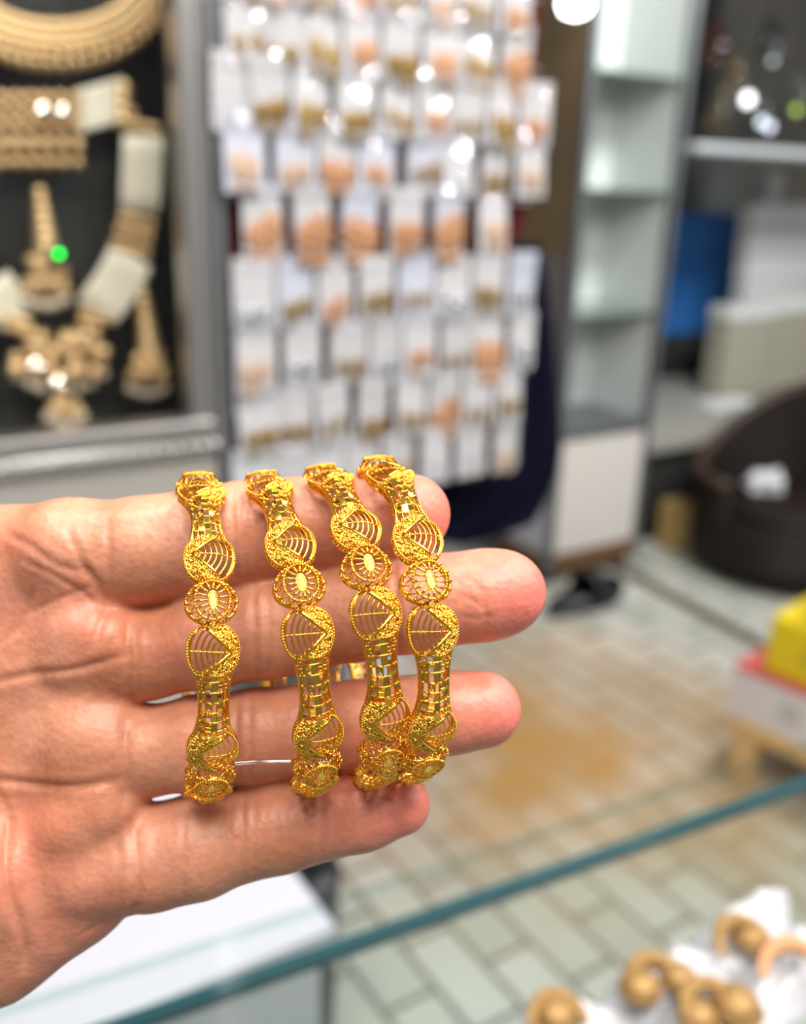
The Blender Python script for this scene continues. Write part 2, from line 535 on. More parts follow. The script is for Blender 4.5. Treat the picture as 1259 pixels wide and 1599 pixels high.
    me.vertices.foreach_set('co', (vs * 0.001).astype(np.float32).ravel())
    atr = me.attributes.new('flush', 'FLOAT', 'POINT'); atr.data.foreach_set('value', fl.astype(np.float32))
    me.polygons.foreach_set('use_smooth', [True] * len(me.polygons))
    me.materials.append(make_skin())
    me.update()
    o = bpy.data.objects.new('hand', me); link(o)
    o.matrix_world = Matrix.Translation(CAM + fwd * (HD * 0.001)) @ CAMROT.to_4x4()
    return tag(o, 'open left hand reaching in palm outward, four gold bangles around three of its fingers', 'hand')


hand = build_hand()

# ------------------------------------------------------------------ the gold bangles
RB = 31.2            # mm, radius of the bangle's base surface


def bp(s, t, h):
    """arc length s, width t, height h (mm) on the bangle -> metres in the bangle's frame (axis = x, near side = z)"""
    a = s / RB
    return np.array([t, (RB + h) * math.sin(a), (RB + h) * math.cos(a)]) * 0.001


class BM(MB):
    def wire(s, pts, r, n=5, closed=False):
        s.tube([bp(*p) for p in pts], r * 0.001, n, closed)

    def bead(s, p, r, sub=1):
        s.ball(bp(*p), r * 0.001, sub)

    def plate(s, poly, hf, th=0.35, cell=0.45, jag=0.0):
        """polygon in (s,t) filled with a dense grid; hf(s,t) is the height"""
        xs = [p[0] for p in poly]; ys = [p[1] for p in poly]

        def inside(x, y):
            c = False
            for i in range(len(poly)):
                x1, y1 = poly[i]; x2, y2 = poly[i - 1]
                if (y1 > y) != (y2 > y) and x < (x2 - x1) * (y - y1) / (y2 - y1) + x1: c = not c
            return c
        x0, y0 = min(xs), min(ys)
        nx = max(1, int((max(xs) - x0) / cell)); ny = max(1, int((max(ys) - y0) / cell))
        dx = (max(xs) - x0) / nx; dy = (max(ys) - y0) / ny
        cache = {}

        def vid(i, j, k):
            key = (i, j, k)
            if key not in cache:
                a, b = x0 + i * dx, y0 + j * dy
                z = hf(a, b) + (rnd.uniform(-jag, jag) if k else -th)
                cache[key] = s.n; s.v.append(tuple(bp(a, b, z))); s.n += 1
            return cache[key]
        cells = {(i, j) for i in range(nx) for j in range(ny) if inside(x0 + (i + .5) * dx, y0 + (j + .5) * dy)}
        for (i, j) in cells:
            s.f.append([vid(i, j, 1), vid(i, j + 1, 1), vid(i + 1, j + 1, 1), vid(i + 1, j, 1)])
            s.f.append([vid(i, j, 0), vid(i + 1, j, 0), vid(i + 1, j + 1, 0), vid(i, j + 1, 0)])
            for (di, dj, e) in ((-1, 0, (0, 1, 0, 0)), (1, 0, (1, 0, 1, 1)), (0, -1, (0, 0, 1, 0)), (0, 1, (1, 1, 0, 1))):
                if (i + di, j + dj) not in cells:
                    a, b = (i + e[0], j + e[1]), (i + e[2], j + e[3])
                    s.f.append([vid(*a, 1), vid(*a, 0), vid(*b, 0), vid(*b, 1)])


def dome(t, w, hd): return hd * (1 - min(1, abs(t) / w) ** 2)


def resample(pts, n, closed=True):
    P = [np.array(p, float) for p in pts]
    if closed: P = P + [P[0]]
    d = [0]
    for a, b in zip(P, P[1:]): d.append(d[-1] + np.linalg.norm(b - a))
    out = []
    for i in range(n):
        t = d[-1] * i / (n if closed else n - 1)
        k = max(q for q in range(len(d) - 1) if d[q] <= t + 1e-9)
        f = (t - d[k]) / max(1e-9, d[k + 1] - d[k])
        out.append(tuple(P[k] + (P[k + 1] - P[k]) * f))
    return out


def wheel_mesh():
    """round flower medallion: raised spoked disc with a beaded rim above a lower scalloped rim"""
    b = BM()
    def ell(sa, ta, hh, n, ph=0.0):
        return [(sa * math.sin(2 * math.pi * (i + ph) / n), ta * math.cos(2 * math.pi * (i + ph) / n), hh - .05 * (ta * math.cos(2 * math.pi * (i + ph) / n)) ** 2) for i in range(n)]
    b.wire(ell(3.15, 3.05, 2.75, 40), .25, 6, True)           # rim of the raised disc
    for p in ell(3.2, 3.1, 3.0, 38): b.bead(p, .25)
    b.wire(ell(3.75, 4.45, 0.9, 44), .3, 6, True)           # lower rim
    for p in ell(3.85, 4.55, 1.14, 46): b.bead(p, .25)
    b.wire(ell(3.75, 4.45, -.6, 44), .34, 5, True)
    b.wire(ell(1.5, .8, 2.85, 24), .15, 5, True)
    n = 15
    for i in range(n):
        w = 2 * math.pi * (i + .5) / n
        q = lambda ks, kt, hh: (ks * math.sin(w), kt * math.cos(w), hh - .05 * (kt * math.cos(w)) ** 2)
        b.tube([bp(*q(1.5, .8, 2.85)), bp(*q(2.3, 1.9, 2.87)), bp(*q(3.1, 3.0, 2.8))], [.00016, .00022, .00032], 5)
        b.bead(q(1.95, 1.4, 2.97), .24)
    m_ = 14
    for i in range(m_):
        w0 = 2 * math.pi * i / m_; w1 = 2 * math.pi * (i + 1) / m_; wm = (w0 + w1) / 2
        lo = lambda w, hh=.9: (3.75 * math.sin(w), 4.45 * math.cos(w), hh - .05 * (4.45 * math.cos(w)) ** 2)
        up_ = lambda w: (3.15 * math.sin(w), 3.05 * math.cos(w), 2.7 - .05 * (3.05 * math.cos(w)) ** 2)
        b.wire([lo(w0), up_(wm), lo(w1)], .2, 5)
        b.wire([lo(w0), lo(wm, -.6), lo(w1)], .22, 5)
        if abs(math.cos(w0)) > .45:
            p = lo(w0); b.bead((p[0] * .97, p[1] * .99, p[2] + .5), .42, 2)
    return b.mesh('wheel_medallion', GOLD)


def centre_mesh():
    b = BM()
    pts = []
    n = 24
    poly = []
    for i in range(n):
        w = 2 * math.pi * i / n
        c, s_ = math.cos(w), math.sin(w)
        poly.append((1.4 * np.sign(s_) * abs(s_) ** 1.25, .6 * c, 2.9))
    base = b.n
    b.v.append(tuple(bp(0, 0, 2.93))); b.n += 1
    for p in poly: b.v.append(tuple(bp(*p))); b.n += 1
    for i in range(n): b.f.append([base, base + 1 + (i + 1) % n, base + 1 + i])
    for p in poly: b.v.append(tuple(bp(p[0], p[1], 2.2))); b.n += 1
    for i in range(n):
        j = (i + 1) % n
        b.f.append([base + 1 + i, base + 1 + j, base + 1 + n + j, base + 1 + n + i])
    return b.mesh('marquise_centre', GOLD_GRAIN, smooth=False)


LS = 4.25            # half length of a leaf along s
LW = 4.25


def leaf_w(u):
    k = max(0.0, 1 - abs(u) ** 2.2)
    return 1.5 + 2.85 * k ** .62 if u > 0 else 2.55 + 1.8 * k ** .85


def leaf_h(s, t): return 2.0 * (1 - min(1, abs(t) / (leaf_w(s / LS) + .3)) ** 2 * .8) - .25 * (s / LS) ** 2


def leaf_outline(n=48):
    L = []
    for i in range(n):
        u = -1 + 2 * i / (n - 1); L.append((LS * u, leaf_w(u)))
    return L + [(s, -t) for s, t in L[::-1]]


APEX = (-.5, 3.0)                            # the fan opens from here towards -t
F_UP, F_DN = (3.7, -1.1), (-3.9, -1.6)


def leaf_mesh(part):
    b = BM()
    out = leaf_outline()
    if part == 'frame':
        o = resample(out, 90)
        b.wire([(s, t, leaf_h(s, t) + .02) for s, t in o], .25, 6, True)
        b.wire([(s, t, leaf_h(s, t) - 1.5) for s, t in o], .34, 5, True)
        for s, t in resample(out, 58):
            b.bead((s * 1.01, t * 1.05, leaf_h(s, t) + .2), .235)
        for k, (s, t) in enumerate(resample(out, 40)):
            s2, t2 = resample(out, 80)[(2 * k + 1) % 80]
            b.wire([(s, t, leaf_h(s, t)), (s2, t2, leaf_h(s2, t2) - 1.5)], .22, 4)
        # diamond-cut rails of the fan
        for q in (F_UP, F_DN):
            P = [(APEX[0] + (q[0] - APEX[0]) * k / 8, APEX[1] + (q[1] - APEX[1]) * k / 8) for k in range(9)]
            b.wire([(s, t, leaf_h(s, t) + .25) for s, t in P], .36, 6)
    elif part == 'web':
        a0 = math.atan2(F_DN[1] - APEX[1], F_DN[0] - APEX[0]); a1 = math.atan2(F_UP[1] - APEX[1], F_UP[0] - APEX[0])
        if a0 > a1: a0, a1 = a1, a0
        if a1 - a0 > math.pi: a0, a1 = a1, a0 + 2 * math.pi

        def ok(s, t): return abs(s) < LS and abs(t) < leaf_w(s / LS) - .05
        for k in range(1, 8):
            rr = .98 * k + .3
            P = []
            for i in range(25):
                a = a0 + (a1 - a0) * i / 24
                s, t = APEX[0] + rr * math.cos(a) * .95, APEX[1] + rr * math.sin(a)
                if ok(s, t): P.append((s, t, leaf_h(s, t)))
                elif len(P) > 2: b.wire(P, .205, 5); P = []
                else: P = []
            if len(P) > 2: b.wire(P, .205, 5)
        for i in range(1, 2):
            a = a0 + (a1 - a0) * i / 2
            P = []
            for k in range(20):
                s, t = APEX[0] + .38 * k * math.cos(a), APEX[1] + .38 * k * math.sin(a)
                if ok(s, t): P.append((s, t, leaf_h(s, t) + .05))
            if len(P) > 1:
                b.wire(P, .15, 4)
                for p in P[2::2]: b.bead((p[0], p[1], p[2] + .12), .27)
    else:
        # granulated plates: everything outside the fan
        up_poly = [(s, t) for s, t in out if s > -.3 and t > APEX[1] - .0] 
        tri = lambda s, t, q: (q[0] - APEX[0]) * (t - APEX[1]) - (q[1] - APEX[1]) * (s - APEX[0])

        def gran(s, t):
            w = leaf_w(s / LS)
            if abs(t) > w - .1: return False
            return tri(s, t, F_UP) > 0 if s > APEX[0] else tri(s, t, F_DN) < 0
        cell = .3
        sset = set()
        ns, ntt = int(2 * LS / cell), int(2 * (LW + .4) / cell)
        cache = {}

        def vid(i, j, k):
            if (i, j, k) not in cache:
                s, t = -LS + i * cell, -(LW + .4) + j * cell
                cache[(i, j, k)] = b.n
                b.v.append(tuple(bp(s, t, leaf_h(s, t) + (rnd.uniform(-.2, .02) if k else -.45)))); b.n += 1
            return cache[(i, j, k)]
        for i in range(ns):
            for j in range(ntt):
                s, t = -LS + (i + .5) * cell, -(LW + .4) + (j + .5) * cell
                if gran(s, t):
                    b.f.append([vid(i, j, 1), vid(i, j + 1, 1), vid(i + 1, j + 1, 1), vid(i + 1, j, 1)])
                    b.f.append([vid(i, j, 0), vid(i + 1, j, 0), vid(i + 1, j + 1, 0), vid(i, j + 1, 0)])
        m = 0
        while m < 300:
            s, t = rnd.uniform(-LS, LS), rnd.uniform(-LW, LW)
            if gran(s, t):
                b.bead((s, t, leaf_h(s, t) + .14), rnd.uniform(.19, .32)); m += 1
    me = b.mesh({'frame': 'leaf_frame', 'web': 'web_lattice', 'grain': 'granulated_plate'}[part], GOLD_GRAIN if part == 'grain' else GOLD)
    return me


BS = 6.4             # half length of an open-work band


def band_w(u): return 2.35 + .85 * abs(u) ** 2.5


def band_h(s, t): return 1.7 * (1 - min(1, abs(t) / (band_w(s / BS) + .15)) ** 2 * .9)


def band_mesh(kind):
    b = BM()
    rr = random.Random(5)
    if kind == 'frame':
        for sg in (1, -1):
            L = [(-BS + 2 * BS * i / 30, sg * band_w(-1 + 2 * i / 30)) for i in range(31)]
            b.wire([(s, t, band_h(s, t)) for s, t in L], .34, 6)
            b.wire([(s, t * 1.0, band_h(s, t) - 1.5) for s, t in L], .38, 6)
            for s, t in resample(L, 34, False):
                b.bead((s, t * 1.06, band_h(s, t) - .1), .33)
            for s, t in resample(L, 17, False):
                b.wire([(s, t, band_h(s, t)), (s + .3, t, band_h(s, t) - 1.2)], .25, 5)
        rows = 7
        for i in range(rows + 1):
            s = -BS + 2 * BS * i / rows
            w = band_w(s / BS)
            b.wire([(s, -w + 2 * w * k / 8, band_h(s, -w + 2 * w * k / 8) + .02) for k in range(9)], .17, 5)
            for k in range(9):
                if rr.random() < .35:
                    t = -w + 2 * w * k / 8; b.bead((s, t, band_h(s, t) + .2), .28)
        for f in (-.62, -.2, .2, .62):
            b.wire([(-BS + 2 * BS * i / 20, f * band_w(-1 + i / 10), band_h(-BS + 2 * BS * i / 20, f * band_w(-1 + i / 10))) for i in range(21)], .17, 5)
        for i in range(rows):                  # small rings in some of the cells
            s = -BS + 2 * BS * (i + .5) / rows
            for f in (-.42, .42, -.8, .8):
                if rr.random() < .3:
                    t = f * band_w(s / BS)
                    b.wire([(s + .38 * math.sin(2 * math.pi * k / 10), t + .34 * math.cos(2 * math.pi * k / 10), band_h(s, t) + .15) for k in range(10)], .15, 4, True)
    else:
        rows = 7
        for i in range(rows):
            s0 = -BS + 2 * BS * i / rows + .14; s1 = -BS + 2 * BS * (i + 1) / rows - .14
            w = band_w((s0 + s1) / 2 / BS)
            for (f0, f1, pr) in ((-.2, .2, .9), (-.6, -.22, .42), (.22, .6, .42), (-.93, -.66, .5), (.66, .93, .5)):
                for half in ((0, .5), (.5, 1)) if abs(f0 + f1) > .1 else ((0, 1),):
                    if rr.random() > pr: continue
                    a, c = f0 * w, f1 * w
                    p0, p1 = s0 + (s1 - s0) * half[0] + .04, s0 + (s1 - s0) * half[1] - .04
                    dh = .15 + rr.uniform(0, .2); tl = rr.uniform(-.32, .4); tw = rr.uniform(-.22, .22)
                    P = [(p0, a), (p0, c), (p1, c), (p1, a)]
                    n = b.n
                    for q, (x, y) in enumerate(P): b.v.append(tuple(bp(x, y, band_h(x, y) + dh + (tl if q > 1 else 0) + (tw if q in (1, 2) else 0))))
                    for (x, y) in P: b.v.append(tuple(bp(x, y, band_h(x, y) - .2)))
                    b.n += 8
                    b.f += [[n, n + 1, n + 2, n + 3], [n + 7, n + 6, n + 5, n + 4], [n, n + 4, n + 5, n + 1], [n + 1, n + 5, n + 6, n + 2],
                            [n + 2, n + 6, n + 7, n + 3], [n + 3, n + 7, n + 4, n]]
    return b.mesh('lattice_band' if kind == 'frame' else 'diamond_cut_brick', GOLD if kind == 'frame' else GOLD_MIRROR, smooth=(kind == 'frame'))


def clasp_mesh():
    b = BM()
    L = 6.5
    for sg in (1, -1):
        b.wire([(-L + 2 * L * i / 12, sg * 2.6, .2) for i in range(13)], .3, 5)
    for i in range(20):
        s = -L + 2 * L * i / 19
        b.wire([(s, -2.6 + 5.2 * k / 6, .2 + .9 * (1 - ((k - 3) / 3) ** 2)) for k in range(7)], .32, 5)
    return b.mesh('clasp', GOLD)


M_WHEEL, M_CENTRE = wheel_mesh(), centre_mesh()
M_LF, M_LW, M_LG = leaf_mesh('frame'), leaf_mesh('web'), leaf_mesh('grain')
M_BF, M_BB = band_mesh('frame'), band_mesh('brick')
M_CL = clasp_mesh()


def make_bangle():
    root = bpy.data.objects.new('gold_bangle', None); link(root); root.empty_display_size = .01

    def part(name, me, deg, parent=root, flip=False):
        o = bpy.data.objects.new(name, me); link(o, parent)
        if deg is not None:
            o.rotation_euler = (-R(deg), 0, math.pi if flip else 0)
            if flip: o.rotation_mode = 'XYZ'; o.matrix_basis = Matrix.Rotation(-R(deg), 4, 'X') @ Matrix.Rotation(math.pi, 4, 'Z')
        return o
    for k in range(5):
        a = 67 - 67 * k
        w = part('wheel_medallion', M_WHEEL, a)
        part('marquise_centre', M_CENTRE, None, w)
        for dd, fl in ((-15.2, False), (-15.2 - 36.6, True)):
            lf = part('web_leaf', M_LF, a + dd, flip=fl)
            part('web_lattice', M_LW, None, lf); part('granulated_plate', M_LG, None, lf)
        bd = part('lattice_band', M_BF, a - 33.5)
        part('diamond_cut_brick', M_BB, None, bd)
    part('clasp', M_CL, 86.5)
    return root


bangle0 = make_bangle()
# (near x px, centre y px, yaw, roll, phase, label)
BANGLES = [
    (333, 993, 16, 1.0, 17.5, 'gold filigree bangle hanging nearest the palm, apart from the other three'),
    (485, 990, 16, 8.0, 20.5, 'gold filigree bangle second from the palm, across the middle of the fingers'),
    (594, 980, 16, 7.5, 24.5, 'gold filigree bangle third from the palm, its lower end touching the outermost bangle'),
    (676, 968, 16, 4.5, 17.0, 'gold filigree bangle nearest the fingertips, last of the four on the hand'),
]
DC = 0.200
for i, (nx, cy, yaw, roll, ph, lab) in enumerate(BANGLES):
    o = bangle0 if i == 0 else copy_tree(bangle0)
    o.name = 'gold_bangle'
    rb = RB * .001
    dn = DC - rb * math.cos(R(yaw))
    xn = (nx - 629.5) * dn / FP
    xc = xn - rb * math.sin(R(yaw))
    yc = -(cy - 799.5) * DC / FP
    c = CAM + right * xc + up * yc + fwd * DC
    rot = Matrix.Rotation(R(roll), 3, 'Z') @ Matrix.Rotation(R(yaw), 3, 'Y') @ Matrix.Rotation(-R(ph), 3, 'X')
    o.matrix_world = Matrix.Translation(c) @ (CAMROT @ rot).to_4x4()
    tag(o, lab, 'bangle', 'gold filigree bangles on the hand')
#--END-FG
# ------------------------------------------------------------------ the room
def floor_mat():
    m = bpy.data.materials.new('floor_tiles'); m.use_nodes = True
    nt = m.node_tree; p = nt.nodes['Principled BSDF']; L = nt.links.new
    tc = nt.nodes.new('ShaderNodeTexCoord')
    br = nt.nodes.new('ShaderNodeTexBrick')
    br.offset = 0.5; br.inputs['Scale'].default_value = 1
    br.inputs['Brick Width'].default_value = 0.24; br.inputs['Row Height'].default_value = 0.115
    br.inputs['Mortar Size'].default_value = 0.009; br.inputs['Mortar Smooth'].default_value = 0.4
    br.inputs['Color1'].default_value = (0.44, 0.435, 0.385, 1); br.inputs['Color2'].default_value = (0.62, 0.61, 0.56, 1)
    br.inputs['Mortar'].default_value = (0.20, 0.19, 0.16, 1); br.inputs['Bias'].default_value = 0.0
    L(tc.outputs['Object'], br.inputs['Vector'])
    n = nt.nodes.new('ShaderNodeTexNoise'); n.inputs['Scale'].default_value = 2.3; n.inputs['Detail'].default_value = 3
    L(tc.outputs['Object'], n.inputs['Vector'])
    rp = nt.nodes.new('ShaderNodeValToRGB')
    rp.color_ramp.elements[0].position = 0.40; rp.color_ramp.elements[1].position = 0.64
    rp.color_ramp.elements[0].color = (0, 0, 0, 1); rp.color_ramp.elements[1].color = (.75, .75, .75, 1)
    L(n.outputs['Fac'], rp.inputs['Fac'])
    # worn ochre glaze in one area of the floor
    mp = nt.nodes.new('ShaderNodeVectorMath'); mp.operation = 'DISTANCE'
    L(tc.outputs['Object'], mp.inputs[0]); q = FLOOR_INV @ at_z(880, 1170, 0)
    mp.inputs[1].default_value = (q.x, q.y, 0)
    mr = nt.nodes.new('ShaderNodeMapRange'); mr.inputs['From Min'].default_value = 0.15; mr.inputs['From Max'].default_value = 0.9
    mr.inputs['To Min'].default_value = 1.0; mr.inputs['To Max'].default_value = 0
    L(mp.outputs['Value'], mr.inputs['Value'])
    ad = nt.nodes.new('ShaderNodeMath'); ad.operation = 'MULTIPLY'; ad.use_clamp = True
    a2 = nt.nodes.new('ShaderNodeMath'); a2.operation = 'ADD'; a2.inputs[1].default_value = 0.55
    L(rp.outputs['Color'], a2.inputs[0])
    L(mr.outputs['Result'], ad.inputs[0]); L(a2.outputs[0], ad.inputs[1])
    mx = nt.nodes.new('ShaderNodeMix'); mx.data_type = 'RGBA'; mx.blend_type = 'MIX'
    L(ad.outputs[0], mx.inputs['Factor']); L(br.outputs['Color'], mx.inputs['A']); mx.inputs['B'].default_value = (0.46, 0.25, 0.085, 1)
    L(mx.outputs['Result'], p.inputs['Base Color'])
    p.inputs['Roughness'].default_value = 0.24
    return m


m = MB(); m.box((0, 0, -.02), (14, 14, .04))
fl_rot = Matrix((V, -U, Vector((0, 0, 1)))).transposed()
FLOOR_M = Matrix.Translation(S(2, 1.5, 0)) @ fl_rot.to_4x4()
FLOOR_INV = FLOOR_M.inverted()
fo = m.build('floor', floor_mat(), smooth=False); fo.matrix_world = FLOOR_M; tag(fo, kind='structure')


def sbox(mb, a0, a1, b0, b1, z0, z1, r=0.0):
    """box in store axes, bevelled when r"""
    c = ((a0 + a1) / 2, (b0 + b1) / 2, (z0 + z1) / 2); sz = (abs(a1 - a0), abs(b1 - b0), abs(z1 - z0))
    if r: mb.bevel_box(c, sz, r)
    else: mb.box(c, sz)


def sobj(mb, name, mat, parent=None, smooth=False):
    """mesh given in store axes; a child keeps its parent's store frame"""
    if parent is None:
        o = mb.build(name, mat, smooth=smooth); o.matrix_world = STORE4; return o
    off = parent['_off']
    mb.v = [(x - off[0], y - off[1], z - off[2]) for x, y, z in mb.v]
    return mb.build(name, mat, parent, smooth)


def sempty(name, a, b, z):
    e = empty(name, S(a, b, z), STORE); e['_off'] = (a, b, z)
    return e


WALLM = pmat('dim_wall', (0.10, 0.095, 0.085), 0.7, noise=(3, (.16, .14, .11), .8))
m = MB(); sbox(m, 0.6, 7.5, 4.25, 4.35, 0, 3.0); tag(sobj(m, 'wall_back', WALLM), kind='structure')
m = MB(); sbox(m, -1.6, 0.9, 1.62, 1.70, 0, 3.0); tag(sobj(m, 'wall_left', WALLM), kind='structure')

# ------------------------------------------------------------------ showcase with the bridal sets, at the left
CB = 1.13                                     # plane of its front
_, _, zt = ab(at_b(165, 668, CB)); _, _, zb = ab(at_b(165, 722, CB))
aR, _, _ = ab(at_b(338, 600, CB)); aRi, _, _ = ab(at_b(296, 600, CB))
A0 = -0.75
sh = sempty('jewellery_showcase', (A0 + aR) / 2, CB + .2, 0)
tag(sh, 'steel framed glass wall showcase holding gold necklaces above a beige base', 'showcase')
m = MB()
sbox(m, aRi, aR, CB - .008, CB + .03, zb, 2.6, .004)
m.tube([(aR - .006, CB - .010, zb), (aR - .006, CB - .010, 2.6)], .004, 8)
sobj(m, 'upright', STEEL, sh)
m = MB(); sbox(m, A0, aR, CB - .012, CB + .03, zb + (zt - zb) * .42, zt, .004)
rail = sobj(m, 'sill_rail', STEEL, sh)
m = MB()
for i in range(70):
    a = A0 + (aR - A0) * (i + .5) / 70
    m.ball((a, CB - .012, zb + (zt - zb) * .2), .0085, 2)
sbox(m, A0, aR, CB - .008, CB + .02, zb, zb + (zt - zb) * .42)
o = sobj(m, 'beaded_strip', STEEL, sh, True)
m = MB(); sbox(m, A0, aRi, CB + .006, CB + .010, zt, 2.6); sobj(m, 'glass_pane', SHOW_GLASS, sh)
m = MB(); sbox(m, A0, aR, CB + .16, CB + .18, zb, 2.6); sobj(m, 'back_board', DARK, sh)
m = MB(); sbox(m, aR - .012, aR, CB + .03, CB + .16, zb, 2.6); sobj(m, 'side_board', DARK, sh)
m = MB(); sbox(m, A0, aR, CB, CB + .45, .66, zb, .003); sobj(m, 'base_panel', BEIGE, sh)
m = MB(); sbox(m, A0, aR, CB + .02, CB + .45, 0, .66); sobj(m, 'plinth', BEIGE, sh)
m = MB(); sbox(m, aR + .001, aR + .016, CB - .01, CB + .05, .7, 2.6, .002); sobj(m, 'edge_strip', STEEL_DARK, sh)

JB = CB + .125                                # jewellery hangs just in front of the back board


def J(px, py, d=0.0):
    p = at_b(px, py, JB - d)
    return p


def jl(o, lab, cat, group=None): return tag(o, lab, cat, group)


def jpiece(name, c, mat_parts, label, cat, group=None):
    e = empty(name, c)
    for nm, mb, mat in mat_parts:
        mb.v = [tuple(Vector(v) - c) for v in mb.v]
        mb.build(nm, mat, e)
    return tag(e, label, cat, group)


PX = (JB / 1.0) * 0.00079                     # metres per photo pixel at the showcase, about


def blob(mb, px, py, rpx, d=.01, sub=2, sc_=(1, 1, 1)):
    mb.ball(J(px, py, d), rpx * PX, sub, sc_)


# wide collar necklace at the top
band, fr, dr = MB(), MB(), MB()
for k, (rx, ry, r) in enumerate([(118, 62, 9), (134, 78, 9), (150, 92, 9)]):
    for i in range(34):
        w = math.pi * (0.03 + .94 * i / 33)
        blob(band, 88 - rx * math.cos(w), 2 + ry * math.sin(w) - 24, r, .012, 1)
for i in range(24):
    w = math.pi * (0.06 + .88 * i / 23)
    blob(fr, 88 - 164 * math.cos(w), -20 + 104 * math.sin(w), 8, .014, 1)
    blob(dr, 88 - 174 * math.cos(w), -20 + 121 * math.sin(w), 6.5, .014, 1, (1, 1, 1.5))
jpiece('collar_necklace', J(88, 40), [('collar', band, GOLD_OLD), ('fringe', fr, GOLD_OLD), ('drop_beads', dr, GOLD_OLD)],
       'broad gold collar necklace with a fringe, topmost in the glass showcase', 'necklace')
# choker: gold front with drops, pearl band to the right
band, dr, pe = MB(), MB(), MB()
for i in range(6):
    for j in range(3):
        blob(band, 2 + i * 23, 152 + j * 22, 7.8, .014, 2)
for j in range(3): band.tube([J(-6, 152 + j * 22, .010), J(60, 152 + j * 22, .010), J(122, 152 + j * 22, .010)], 3 * PX, 8)
for i in range(6):
    x = 2 + i * 24
    blob(dr, x, 226, 7.5, .014, 2, (1, 1, 1.6)); blob(dr, x, 254, 7.5, .014, 2)
for j in range(6):
    m_ = [J(118 + t * 76, 150 + j * 10.5 - t * 22 + (j * 1.5) * t * .2, .012) for t in (0, .33, .66, 1)]
    pe.tube(m_, 6 * PX, 8)
en = MB()
for j in range(4): blob(en, 192, 138 + j * 17, 11, .013, 2)
for j in range(2): blob(en, 206, 176 + j * 14, 8, .013, 1)
ck_ = jpiece('choker_necklace', J(80, 190), [('front_plate', band, GOLD_OLD), ('pearl_drops', dr, GOLD_OLD), ('pearl_band', pe, PEARL), ('end_clasp', en, GOLD_OLD)],
       'choker of white pearl rows with a gold bead front, under the collar necklace', 'choker')
# long pearl necklace with the cluster pendant
pe, cl, pend, dd = MB(), MB(), MB(), MB()


def strand(x0, y0, x1, y1, wd, bow=0):
    for j in range(6):
        o_ = (j - 2.5) * wd / 5.2
        dx, dy = x1 - x0, y1 - y0; q = math.hypot(dx, dy); nx_, ny_ = -dy / q, dx / q
        pe.tube([J(x0 + dx * t + nx_ * (o_ + bow * math.sin(t * math.pi)), y0 + dy * t + ny_ * (o_ + bow * math.sin(t * math.pi)), .012) for t in (0, .25, .5, .75, 1)], wd * .11 * PX, 8)


strand(224, 210, 219, 332, 52)
strand(206, 398, 150, 488, 60, -4)
strand(-14, 440, 26, 500, 52)
for (x, y, n, wd) in [(226, 198, 4, 46), (215, 345, 5, 54), (210, 365, 5, 56), (204, 388, 5, 58), (150, 492, 5, 50), (140, 508, 3, 34), (24, 500, 4, 46), (34, 516, 4, 40)]:
    for k in range(n):
        blob(cl, x + (k - (n - 1) / 2) * wd / n * 1.05, y + (k - (n - 1) / 2) * 3, wd / n * .66, .014, 2)
rr = random.Random(3)
for i in range(48):
    t = rr.random(); x = 22 + 146 * t
    blob(pend, x, 524 + rr.random() * (66 - 20 * abs(t - .5)), rr.uniform(7, 12), .015 + rr.random() * .01, 1)
for (x, y) in [(26, 588), (46, 598), (64, 606), (122, 606), (142, 598), (160, 584), (100, 606)]:
    blob(dd, x, y, 7.5, .016, 2)
    blob(pend, x, y - 18, 8, .016, 1)
for i in range(16):
    blob(pend, 80 + rr.random() * 44, 612 + rr.random() * 34, rr.uniform(7, 10), .018, 1)
for (x, y) in [(76, 652), (92, 662), (104, 668), (118, 660), (128, 650)]: blob(dd, x, y, 8.5, .018, 2)
pn_ = jpiece('pearl_necklace', J(120, 480), [('pearl_strand', pe, PEARL), ('gold_spacer', cl, GOLD_OLD), ('cluster_pendant', pend, GOLD_OLD), ('pearl_drops', dd, DROP)],
       'long necklace of bundled white pearl strands with a gold cluster pendant', 'necklace')


SPOT1 = Vector((1.75, .55, 2.45))


def glint_disc(px, py, parent, r_=.008):  # added convex disc, turned to throw a glint at the camera
    c = J(px, py, .03)
    h = ((CAM - c).normalized() + (SPOT1 - c).normalized()).normalized()
    q = h.to_track_quat('Z', 'Y').to_matrix()
    m = MB(); m.lathe([(r_, -.002), (r_, 0), (r_ * .8, .0003), (r_ * .4, .0006), (r_ * .05, .0007)], 20, c - parent.matrix_world.translation, q)
    m.build('added_glint_disc', pmat('glint_disc', (.95, .85, .7), .08, 1), parent)


bpy.context.view_layer.update()
for x, y, o_ in ((58, 570, pn_), (93, 597, pn_), (70, 172, ck_), (101, 174, ck_)): glint_disc(x, y, o_)


def earring(cx, y0, s, lab):
    st, bell, dp = MB(), MB(), MB()
    for i in range(7): blob(st, cx - 8 * s + i * 2.0, y0 + i * 17 * s, (8 + 1.6 * i) * s, .014, 2)
    for i in range(26):
        a = rr.random()
        blob(bell, cx - 30 * s + 62 * s * rr.random(), y0 + (105 + 46 * a) * s, rr.uniform(8, 11) * s, .016 + rr.random() * .012, 1)
    for i in range(6):
        blob(dp, cx - 28 * s + i * 12 * s, y0 + (168 + 9 * math.sin(i / 5 * math.pi)) * s, 7 * s, .018, 2)
    for i in range(6): blob(bell, cx - 28 * s + i * 12 * s, y0 + (152) * s, 8 * s, .018, 1)
    return jpiece('jhumka_earring', J(cx, y0 + 90 * s), [('stem', st, GOLD_OLD), ('bell', bell, GOLD_OLD), ('pearl_drops', dp, DROP)], lab, 'earring', 'long drop earrings in the showcase')


